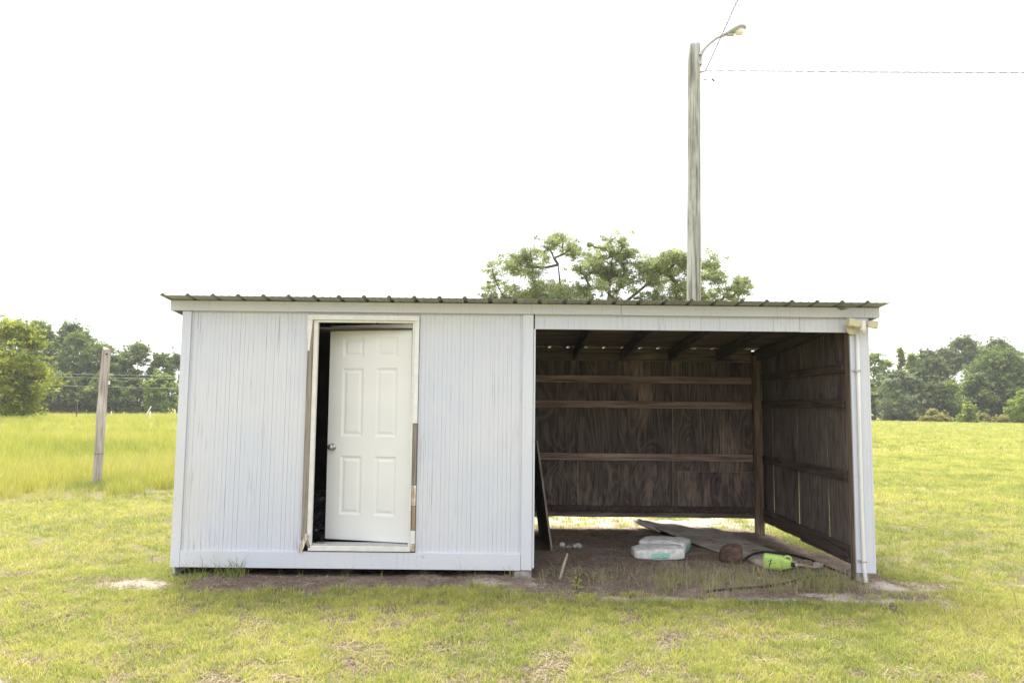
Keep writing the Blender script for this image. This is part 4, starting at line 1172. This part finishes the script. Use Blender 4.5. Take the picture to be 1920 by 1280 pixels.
def tree(name, label, cat, x, y, h, wd, leafk, seed, group, style='round', dens=1.0, leaf=0.42, base=0.04, bare=False):
    rr = np.random.default_rng(seed)
    z0 = H(x, y)
    root = empty(name, (x, y, z0), label, cat, group)
    n = int((26 + 5.0 * wd * h ** 0.5) * dens)
    cl = []
    lobes = []
    if style == 'round':
        for q in range(rr.integers(6, 10)):
            t = rr.uniform(0.12, 0.90) if q else 0.93
            a = rr.uniform(0, 2 * math.pi)
            pr = (math.sin(math.pi * min(1, 0.10 + 0.84 * t)) ** 0.6) * rr.uniform(0.35, 0.85) * (0.3 if q == 0 else 1)
            lobes.append((x + wd / 2 * pr * math.cos(a), y + wd / 2 * pr * math.sin(a), z0 + h * t * 0.93, min(wd, h * 0.8) * rr.uniform(0.16, 0.27), rr.uniform(0.0, 1.0)))
    for i in range(n):
        t = rr.random()
        if lobes and i % 3:
            lx, ly, lz, lr, lt_ = lobes[rr.integers(0, len(lobes))]
            d = rr.normal(size=3); d /= np.linalg.norm(d); d[2] = abs(d[2]) * 0.9 - 0.25
            q = lr * (0.65 + 0.4 * rr.random())
            r = max(0.3, lr * rr.uniform(0.28, 0.5))
            cl.append((lx + d[0] * q, ly + d[1] * q, max(z0 + 0.3, min(z0 + h * 0.98, lz + d[2] * q)), r, lt_))
            continue
        if style == 'round': prof = math.sin(math.pi * min(1, 0.10 + 0.86 * t)) ** 0.6
        elif style == 'cone': prof = (1 - t) ** 0.75 * 0.95 + 0.06
        elif style == 'umbrella': prof = 1.0 if t > 0.25 else 0.35
        else: prof = 1.0
        zt = base + (0.97 - base) * t
        if style == 'umbrella': zt = 0.62 + 0.36 * t; prof = math.sin(math.pi * (0.2 + 0.75 * t)) ** 0.7
        a = rr.uniform(0, 2 * math.pi); rad = wd / 2 * prof * (0.45 + 0.55 * rr.random() ** 0.5) * (0.55 + 0.85 * vnoise(np.array([a * 1.4]), np.array([t * 5.0]), 1.0, seed)[0])
        r = max(0.3, (0.07 + 0.10 * rr.random()) * min(wd, h) + 0.12)
        cl.append((x + rad * math.cos(a), y + rad * math.sin(a), z0 + max(r * 0.5, h * zt - r * 0.35), r, rr.uniform(0, 0.7)))
    clumps = [(cx_, cy_, cz_, r, float(np.clip(lt_ + rr.normal() * 0.2, 0, 1)), int(46 + 80 * r)) for cx_, cy_, cz_, r, lt_ in cl]
    ex = []
    for cx_, cy_, cz_, r, lt_ in cl:
        for _ in range(4): ex.append((cx_ + rr.normal() * r * 0.8, cy_ + rr.normal() * r * .8, max(z0 + 0.15, cz_ + rr.normal() * r * 0.7), r * 0.4, rr.uniform(0.2, 1), 14))
    V, Fq, T = leaf_cloud(clumps + ex, leaf, 0, rr, 0.62, 0.5, 0.44)
    V[:, 2] = np.maximum(V[:, 2], z0 - 0.02)
    leaf_object('crown' if cat == 'tree' else 'foliage', V, Fq, T, LEAF[leafk], root, (x, y, z0 + h * 0.5))
    tr = [(x, y, z0 - 0.3), (x + 0.02 * h * rr.normal() * .3, y, z0 + h * 0.35), (x + 0.02 * h * rr.normal() * .5, y, z0 + h * (0.75 if style != 'cone' else 0.9))]
    sub = [c for i, c in enumerate(cl) if i % 4 == 0]
    V, Fc = limbs(tr[0], tr, max(0.04, 0.016 * h), sub, 0.02, 5)
    meshobj('trunk' if cat == 'tree' else 'stems', V, Fc, M['bark'], root, True)
    return root

GL, GR, GB = 'trees along the far left field edge', 'trees along the far right field edge', 'bushes along the far right field edge'
TL = [(-90.2, 135, 17.9, 6.8, 'mid', 'round', 'tall mid green tree just right of the yellow green tree'),
      (-88.0, 141, 18.2, 7.3, 'dark', 'round', 'tallest dark tree of the left woodland behind the field'),
      (-81.4, 133, 15.6, 8.2, 'dark', 'round', 'broad dark tree in the left woodland, left of the leaning post'),
      (-76.0, 130, 13.3, 7.0, 'mid', 'round', 'mid green tree in the left woodland directly left of the leaning post'),
      (-72.1, 129, 10.8, 5.4, 'dark', 'round', 'low dark tree in the left woodland behind the leaning post'),
      (-70.3, 133, 13.3, 7.0, 'mid', 'round', 'rounded mid green tree just right of the leaning post'),
      (-65.7, 132, 12.0, 4.6, 'dark', 'round', 'narrow dark tree in the left woodland near the shed'),
      (-64.2, 137, 11.8, 5.1, 'mid', 'round', 'mid green tree closest to the left wall of the shed'),
      (-61.8, 125, 7.3, 5.6, 'lime', 'round', 'low light green tree in front of the woodland beside the shed'),
      (-78.4, 123, 7.1, 7.4, 'dark', 'round', 'low spreading dark tree at the woodland foot left of the post'),
      (-71.1, 124, 7.0, 5.6, 'mid', 'round', 'low mid green tree at the woodland foot right of the post'),
      (-95.0, 134, 18.4, 7.0, 'dark', 'round', 'tall dark tree showing above the yellow green tree'),
      (-67.0, 126, 6.5, 5.0, 'dark', 'round', 'low dark tree at the woodland foot halfway to the shed'),
      (-85.5, 126, 9.0, 6.0, 'dark', 'round', 'low dark tree beside the yellow green tree'),
      (-59.1, 133, 10.8, 6.0, 'mid', 'round', 'mid green tree half hidden by the left edge of the shed')]
for i, (x, y, h, wd, lk, st, lb) in enumerate(TL):
    tree('woodland_tree', lb, 'tree', x, y, h, wd, lk, 100 + i, GL, st, 1.25, 0.38, 0.03)
tree('yellow_green_tree', 'bushy yellow green tree at the far left in front of the woodland', 'tree', -49.9, 68, 9.9, 6.4, 'yellow', 160, None, 'round', 2.0, 0.27, 0.02)
TR = [(72.7, 143, 14.3, 5.6, 'lime', 'round', 'tall light green tree next to the right corner of the shed'),
      (76.2, 145, 13.2, 4.8, 'lime', 'round', 'light green tree second from the shed on the right'),
      (78.3, 143, 15.0, 2.6, 'yellow', 'cone', 'slender yellow green tree poking above the right woodland'),
      (81.0, 144, 14.2, 3.9, 'lime', 'cone', 'pointed light green tree right of the slender yellow one'),
      (82.3, 139, 12.9, 7.4, 'pine', 'round', 'dark pine in the middle of the right woodland'),
      (89.5, 153, 15.2, 5.5, 'pine', 'umbrella', 'distant dark pine behind the right woodland, leftmost of its pines'),
      (94.3, 155, 16.0, 4.4, 'pine', 'umbrella', 'distant dark pine behind the woodland, between two other pines'),
      (100.5, 158, 18.6, 8.0, 'pine', 'umbrella', 'distant umbrella shaped pine standing highest over the right woodland'),
      (107.8, 158, 18.4, 7.0, 'pine', 'umbrella', 'distant umbrella shaped pine rightmost over the woodland'),
      (92.5, 135, 14.0, 13.0, 'mid', 'round', 'very broad rounded green tree on the right of the right woodland'),
      (101.5, 139, 12.4, 7.3, 'dark', 'round', 'dark green tree at the right picture edge'),
      (69.8, 127, 9.0, 8.0, 'grey', 'round', 'greyish green drooping tree near the right corner of the shed'),
      (75.0, 125, 7.0, 6.8, 'pine', 'round', 'low dark green tree right of the greyish tree'),
      (78.3, 126, 7.6, 4.2, 'lime', 'cone', 'small cone shaped light green tree before the broad tree'),
      (86.0, 131, 8.6, 6.5, 'dark', 'round', 'low dark tree under the left side of the broad tree'),
      (93.0, 129, 7.5, 7.5, 'dark', 'round', 'low dark tree under the right side of the broad tree'),
      (74.8, 137, 9.5, 6.0, 'yellow', 'round', 'yellowish tree behind the greyish tree on the right'),
      (66.3, 143, 13.0, 6.4, 'mid', 'round', 'mid green tree half hidden behind the right corner of the shed')]
for i, (x, y, h, wd, lk, st, lb) in enumerate(TR):
    tree('woodland_tree', lb, 'tree', x, y, h, wd, lk, 200 + i, GR, st, 1.25 if st != 'umbrella' else 0.6, 0.38, 0.03)
for i, (x, y, h, wd, lk, st, lb) in enumerate([(74.4, 115, 3.2, 2.7, 'lime', 'cone', 'small dense young pine standing in front of the right woodland'),
        (70.2, 118, 2.1, 3.6, 'scrub', 'round', 'yellowish shrub left of the small young pine'),
        (80.9, 111, 5.3, 4.4, 'lime', 'round', 'light green bush at the right picture edge'),
        (73.0, 120, 1.5, 3.0, 'scrub', 'round', 'low scrub between the yellowish shrub and the young pine'),
        (80.3, 122, 1.5, 5.0, 'scrub', 'round', 'low yellowish scrub right of the young pine'),
        (85.2, 121, 1.5, 5.5, 'scrub', 'round', 'low yellowish scrub beside the bush at the right edge')]):
    tree('bush', lb, 'bush', x, y, h, wd, lk, 300 + i, GB, st, 2.0, 0.26, 0.02)

# ------------------------------------------------------------------ HAZE: humid air round the whole place
def haze():
    m = bpy.data.materials.new('humid air'); m.use_nodes = True; t = m.node_tree; t.nodes.clear()
    v = t.nodes.new('ShaderNodeVolumePrincipled'); o = t.nodes.new('ShaderNodeOutputMaterial')
    v.inputs['Color'].default_value = (0.93, 0.95, 0.97, 1); v.inputs['Density'].default_value = HAZE
    v.inputs['Anisotropy'].default_value = 0.3
    t.links.new(v.outputs[0], o.inputs['Volume'])
    h = box('haze', -1500, 1500, -700, 1800, -4.0, 24.0, m, None, bev=0)
    tag(h, kind='stuff')
HAZE = 0.0005
haze()

# ------------------------------------------------------------------ GRASS (stuff): tufts scattered with geometry nodes
def tuft(n, spread, hmin, hmax, wdt, lean, rr, segs=2, flatlie=0.0):
    V, Fc, B = [], [], []
    for _ in range(n):
        a = rr.uniform(0, 2 * math.pi); r = spread * math.sqrt(rr.random())
        bx, by = r * math.cos(a), r * math.sin(a)
        h = rr.uniform(hmin, hmax); la = a + rr.normal() * 0.9; ln = abs(rr.normal()) * lean * h + 0.1 * h * lean
        fa = rr.uniform(0, math.pi); wx, wy = math.cos(fa) * wdt / 2, math.sin(fa) * wdt / 2
        dx, dy = math.cos(la) * ln, math.sin(la) * ln
        hz = h * (1 - flatlie)
        k = len(V)
        V += [(bx - wx, by - wy, -0.01), (bx + wx, by + wy, -0.01)]
        for s in range(1, segs):
            t = s / segs
            V += [(bx - wx * (1 - t * .4) + dx * t * t, by - wy * (1 - t * .4) + dy * t * t, hz * t), (bx + wx * (1 - t * .4) + dx * t * t, by + wy * (1 - t * .4) + dy * t * t, hz * t)]
        V.append((bx + dx, by + dy, hz * (1 - 0.15 * lean)))
        for s in range(segs - 1): Fc.append((k + 2 * s, k + 2 * s + 1, k + 2 * s + 3, k + 2 * s + 2))
        m = k + 2 * (segs - 1); Fc.append((m, m + 1, m + 2))
        B += [rr.random()] * (len(V) - k)
    return V, Fc, B

def scatter(name, pts, rotz, scale, idx, tint, tufts, mat_, tilt=None):
    V, E, Fc, B, tid = [], [], [], [], []
    for ti, (v, f, b) in enumerate(tufts):
        k = len(V); V += v; Fc += [tuple(i + k for i in q) for q in f]; B += b; tid += [ti] * len(v)
    nT = len(V); n = len(pts)
    V = np.concatenate([np.array(V, float).reshape(-1, 3), pts])
    me = bpy.data.meshes.new(name)
    me.from_pydata(V.tolist(), [], Fc)
    def fa(nm, tp, arr):
        at = me.attributes.new(nm, tp, 'POINT')
        at.data.foreach_set('vector' if tp == 'FLOAT_VECTOR' else 'value', np.asarray(arr).ravel())
    z = np.zeros(nT)
    fa('tuft_id', 'INT', np.concatenate([np.array(tid, np.int32), np.full(n, -1, np.int32)]))
    fa('blade', 'FLOAT', np.concatenate([np.array(B), np.zeros(n)]).astype(np.float32))
    fa('tint', 'FLOAT', np.concatenate([z, tint]).astype(np.float32))
    fa('size', 'FLOAT', np.concatenate([z, scale]).astype(np.float32))
    fa('pick', 'INT', np.concatenate([z.astype(np.int32), idx.astype(np.int32)]))
    rot = np.zeros((nT + n, 3), np.float32); rot[nT:, 2] = rotz
    if tilt is not None: rot[nT:, :2] = tilt
    fa('rot', 'FLOAT_VECTOR', rot)
    me.materials.append(mat_)
    o = bpy.data.objects.new(name, me); COL.objects.link(o)
    g = bpy.data.node_groups.new(name + ' scatter', 'GeometryNodeTree')
    g.interface.new_socket('Geometry', in_out='INPUT', socket_type='NodeSocketGeometry')
    g.interface.new_socket('Geometry', in_out='OUTPUT', socket_type='NodeSocketGeometry')
    N = g.nodes.new; L = g.links.new
    gi, go = N('NodeGroupInput'), N('NodeGroupOutput')
    def na(nm, dt):
        q = N('GeometryNodeInputNamedAttribute'); q.data_type = dt; q.inputs[0].default_value = nm
        return [s for s in q.outputs if s.name == 'Attribute' and s.enabled][0]
    cmp_ = N('FunctionNodeCompare'); cmp_.data_type = 'INT'; cmp_.operation = 'LESS_THAN'
    ia = [s for s in cmp_.inputs if s.enabled and s.type == 'INT']
    L(na('tuft_id', 'INT'), ia[0]); ia[1].default_value = 0
    sp = N('GeometryNodeSeparateGeometry'); sp.domain = 'POINT'
    L(gi.outputs[0], sp.inputs[0]); L(cmp_.outputs[0], sp.inputs['Selection'])
    si = N('GeometryNodeSplitToInstances'); si.domain = 'POINT'
    L(sp.outputs['Inverted'], si.inputs[0]); L(na('tuft_id', 'INT'), si.inputs['Group ID'])
    m2p = N('GeometryNodeMeshToPoints'); L(sp.outputs['Selection'], m2p.inputs[0])
    ip = N('GeometryNodeInstanceOnPoints')
    L(m2p.outputs[0], ip.inputs['Points']); L(si.outputs[0], ip.inputs['Instance'])
    ip.inputs['Pick Instance'].default_value = True
    L(na('pick', 'INT'), ip.inputs['Instance Index']); L(na('rot', 'FLOAT_VECTOR'), ip.inputs['Rotation']); L(na('size', 'FLOAT'), ip.inputs['Scale'])
    L(ip.outputs[0], go.inputs[0])
    md = o.modifiers.new('scatter', 'NODES'); md.node_group = g
    tag(o, kind='stuff')
    return o

rr = np.random.default_rng(11)
def sample(n, x0, x1, y0, y1):
    return rr.uniform(x0, x1, n), rr.uniform(y0, y1, n)
def inview(x, y, m=1.25):
    d = y + 7.0
    return (d > 2.0) & (np.abs(x) < d * 0.686 * m + 0.5)
def place(x, y, keep):
    x, y = x[keep], y[keep]
    return np.stack([x, y, height(x, y)], 1)

# lawn
lt = [tuft(17, 0.055, 0.018, 0.044, 0.0050, 0.9, rr) for _ in range(5)] + [tuft(13, 0.05, 0.028, 0.066, 0.0050, 0.6, rr) for _ in range(3)]
P, SC = [], []
def lawn_batch(n, x0, x1, y0, y1, smin, smax, dmin, dmax):
    x, y = sample(n, x0, x1, y0, y1)
    d = np.hypot(x, y + 7)
    bare = np.maximum.reduce([dirt_mask(x, y), sand_mask(x, y) * 0.97, thatch_mask(x, y) * 0.8, 0.12 + 0.45 * sstep(0.45, 0.62, fnoise(x, y, 11.0, 79, 2))])
    keep = inview(x, y) & (rr.random(n) > bare) & (tall_mask(x, y) < 0.5) & (d >= dmin) & (d < dmax)
    keep &= ~((x > -3.1) & (x < 3.3) & (y > -0.02) & (y < 2.6))
    p = place(x, y, keep); P.append(p); SC.append(rr.uniform(smin, smax, len(p)))
lawn_batch(105000, -8, 8, -5, 1.5, 0.65, 1.1, 2, 8.2)
lawn_batch(60000, -16, 16, 0, 7.5, 0.9, 1.5, 8.2, 14)
lawn_batch(26000, -20, -1, 1, 14, 1.0, 1.6, 14, 21)
lawn_batch(60000, 2, 28, 4, 25, 1.5, 2.3, 14, 32)
lawn_batch(30000, 4, 62, 20, 85, 2.6, 4.2, 32, 90)
lawn_batch(30000, 30, 130, 70, 152, 4.5, 7.0, 88, 200)
lawn_batch(5000, -4, 5, 2.4, 8, 0.9, 1.4, 8.2, 16)
P = np.concatenate(P); SC = np.concatenate(SC); n = len(P)
fr = fnoise(P[:, 0], P[:, 1], 0.9, 81, 3)
tn = np.clip(0.34 + 0.8 * (fr - 0.42) + rr.normal(size=n) * 0.26, 0, 1)
green = np.exp(-((P[:, 1] + 0.75) / 0.45) ** 2) * (np.abs(P[:, 0]) < 3.6)
tn = np.clip(tn - 0.12 * green, 0, 1)
scatter('lawn_grass', P, rr.uniform(0, 6.28, n), SC, rr.integers(0, 8, n), tn, lt, M['lawn'])

# tall grass of the left field
tt = [tuft(24, 0.13, 0.16, 0.54, 0.0075, 0.45, rr, 3) for _ in range(4)] + [tuft(9, 0.12, 0.40, 0.75, 0.0050, 0.3, rr, 3)]
P, SC = [], []
def tall_batch(n, x0, x1, y0, y1, smin, smax, dmin, dmax):
    x, y = sample(n, x0, x1, y0, y1); d = np.hypot(x, y + 7)
    keep = inview(x, y, 1.18) & (tall_mask(x, y) > 0.15 + 0.4 * rr.random(n)) & (d >= dmin) & (d < dmax) & (x < -y * 0.14 - 0.5)
    p = place(x, y, keep); P.append(p); SC.append(rr.uniform(smin, smax, len(p)))
tall_batch(16000, -18, -1, 1, 19, 0.45, 0.95, 5, 22)
tall_batch(24000, -42, -2, 8, 46, 0.55, 1.05, 22, 48)
tall_batch(22000, -95, -8, 30, 118, 0.8, 1.4, 48, 130)
P = np.concatenate(P); SC = np.concatenate(SC); n = len(P)
fr = fnoise(P[:, 0], P[:, 1], 0.22, 83, 3)
tn = np.clip(0.35 + 1.0 * (fr - 0.42) + rr.normal(size=n) * 0.26, 0, 1)
SC *= 0.75 + 0.5 * fnoise(P[:, 0], P[:, 1], 0.35, 84, 2)
SC *= 1 - 0.58 * np.exp(-(((P[:, 0] + 7.75) / 0.75) ** 4 + ((P[:, 1] - 6.4) / 1.35) ** 4))
nearpost = np.exp(-(((P[:, 0] + 7.6) / 0.9) ** 2 + ((P[:, 1] - 7.0) / 0.9) ** 2))
tn = np.clip(tn - 0.5 * nearpost, 0, 1)
scatter('tall_field_grass', P, rr.uniform(0, 6.28, n), SC, rr.integers(0, 5, n), tn, tt, M['tall'])

# weeds and dry stalks at the mouth of the bay, along the shed foot, at the posts
wt_ = [tuft(9, 0.06, 0.05, 0.24, 0.0048, 0.85, rr, 3) for _ in range(4)] + [tuft(5, 0.07, 0.10, 0.34, 0.0030, 0.6, rr, 3) for _ in range(2)]
x1_, y1_ = rr.uniform(1.3, 3.12, 420), rr.normal(-0.16, 0.17, 420)
x2_, y2_ = rr.uniform(0.25, 1.4, 60), rr.normal(-0.15, 0.16, 60)
x3_, y3_ = rr.uniform(-3.1, -2.3, 26), rr.normal(-0.10, 0.04, 26)
x4_, y4_ = rr.uniform(-2.3, 0.2, 22), rr.normal(-0.12, 0.05, 22)
x5_, y5_ = rr.normal(-7.8, 0.5, 120), rr.normal(7.0, 0.35, 120)
x6_, y6_ = rr.uniform(3.45, 6, 150), rr.uniform(-0.9, 2.6, 150)
x7_, y7_ = rr.uniform(-6.0, -3.2, 60), rr.uniform(0.3, 4.0, 60)
xs8 = np.concatenate([x1_, x2_, x3_, x4_, x5_, x6_, x7_]); ys8 = np.concatenate([y1_, y2_, y3_, y4_, y5_, y6_, y7_])
pw = np.stack([xs8, ys8, height(xs8, ys8)], 1); n = len(pw)
scw = np.concatenate([rr.uniform(0.35, 0.95, 420), rr.uniform(0.35, .8, 60), rr.uniform(0.5, 1.1, 26), rr.uniform(0.35, .7, 22), rr.uniform(0.5, 1.05, 120), rr.uniform(0.6, 1.1, 150), rr.uniform(0.6, 1.2, 60)])
tw = np.concatenate([rr.uniform(0.3, 1, 420), rr.uniform(0.35, 1, 60), rr.uniform(0, .45, 26), rr.uniform(0.2, .9, 22), rr.uniform(0, .5, 120), rr.uniform(0.1, .7, 150), rr.uniform(.2, .9, 60)])
scatter('weeds', pw, rr.uniform(0, 6.28, n), scw, rr.integers(0, 6, n), tw, wt_, M['weed'])

# pine straw and dead grass lying on the bare dirt and the thatch
st_ = []
for _ in range(5):
    V, Fc, B = [], [], []
    for _ in range(16):
        a = rr.uniform(0, 6.28); L_ = rr.uniform(0.03, 0.12); cx0, cy0 = rr.normal() * 0.045, rr.normal() * 0.045
        dx, dy = math.cos(a) * L_ / 2, math.sin(a) * L_ / 2; wx, wy = -math.sin(a) * 0.0024, math.cos(a) * 0.0024
        z_ = rr.uniform(0.002, 0.012); tz = rr.normal() * 0.008; k = len(V)
        V += [(cx0 - dx - wx, cy0 - dy - wy, z_), (cx0 - dx + wx, cy0 - dy + wy, z_), (cx0 + dx + wx, cy0 + dy + wy, z_ + tz), (cx0 + dx - wx, cy0 + dy - wy, z_ + tz)]
        Fc.append((k, k + 1, k + 2, k + 3)); B += [0.0] * 4
    st_.append((V, Fc, B))
x, y = sample(19000, -3.4, 4.0, -0.9, 3.2)
m_ = dirt_mask(x, y) * (1 - 0.85 * sand_mask(x, y)) + 0.06 * sand_mask(x, y)
keep = rr.random(len(x)) < m_ * 0.75
p1 = place(x, y, keep)
x, y = sample(60000, -6, 6, -4.2, 0.0)
keep = (rr.random(len(x)) < thatch_mask(x, y) * 0.28 + 0.03) & inview(x, y) & (dirt_mask(x, y) < 0.5)
p2 = place(x, y, keep)
P = np.concatenate([p1, p2]); n = len(P)
tn = np.concatenate([np.clip(rr.normal(0.35, 0.22, len(p1)), 0, 1), np.clip(rr.normal(0.32, 0.2, len(p2)), 0, 1)])
scatter('dry_straw', P, rr.uniform(0, 6.28, n), rr.uniform(0.7, 1.2, n), rr.integers(0, 5, n), tn, st_, M['straw'])

# small leafy weed in front of the bay
lw = empty('leafy_weed', (0.575, -0.42, H(.575, -.42)), 'small bright green broad leaved weed at the front edge of the bay', 'plant')
rw = random.Random(5)
tube('stem', [(0.575, -0.42, H(.575, -.42) - .02), (0.58, -0.42, 0.02), (0.59, -0.415, 0.09)], 0.004, LEAF['mid'], lw, 6)
for i in range(9):
    a = i * 2.4; z = H(.575, -.42) + 0.03 + i * 0.013; L_ = 0.075 - i * 0.004
    d = Vector((math.cos(a), math.sin(a), 0.25)); s_ = Vector((-math.sin(a), math.cos(a), 0)) * L_ * 0.24
    b0 = Vector((0.58, -0.418, z)); V = [b0, b0 + d * L_ * .45 - s_, b0 + d * L_ + Vector((0, 0, -0.012)), b0 + d * L_ * .45 + s_, b0 + d * L_ * .5 + Vector((0, 0, .006))]
    o = meshobj('leaf', V, [(0, 1, 4), (1, 2, 4), (2, 3, 4), (3, 0, 4)], LEAF['lime'], lw)
    at = o.data.attributes.new('tint', 'FLOAT', 'POINT'); at.data.foreach_set('value', [1.0] * 5)
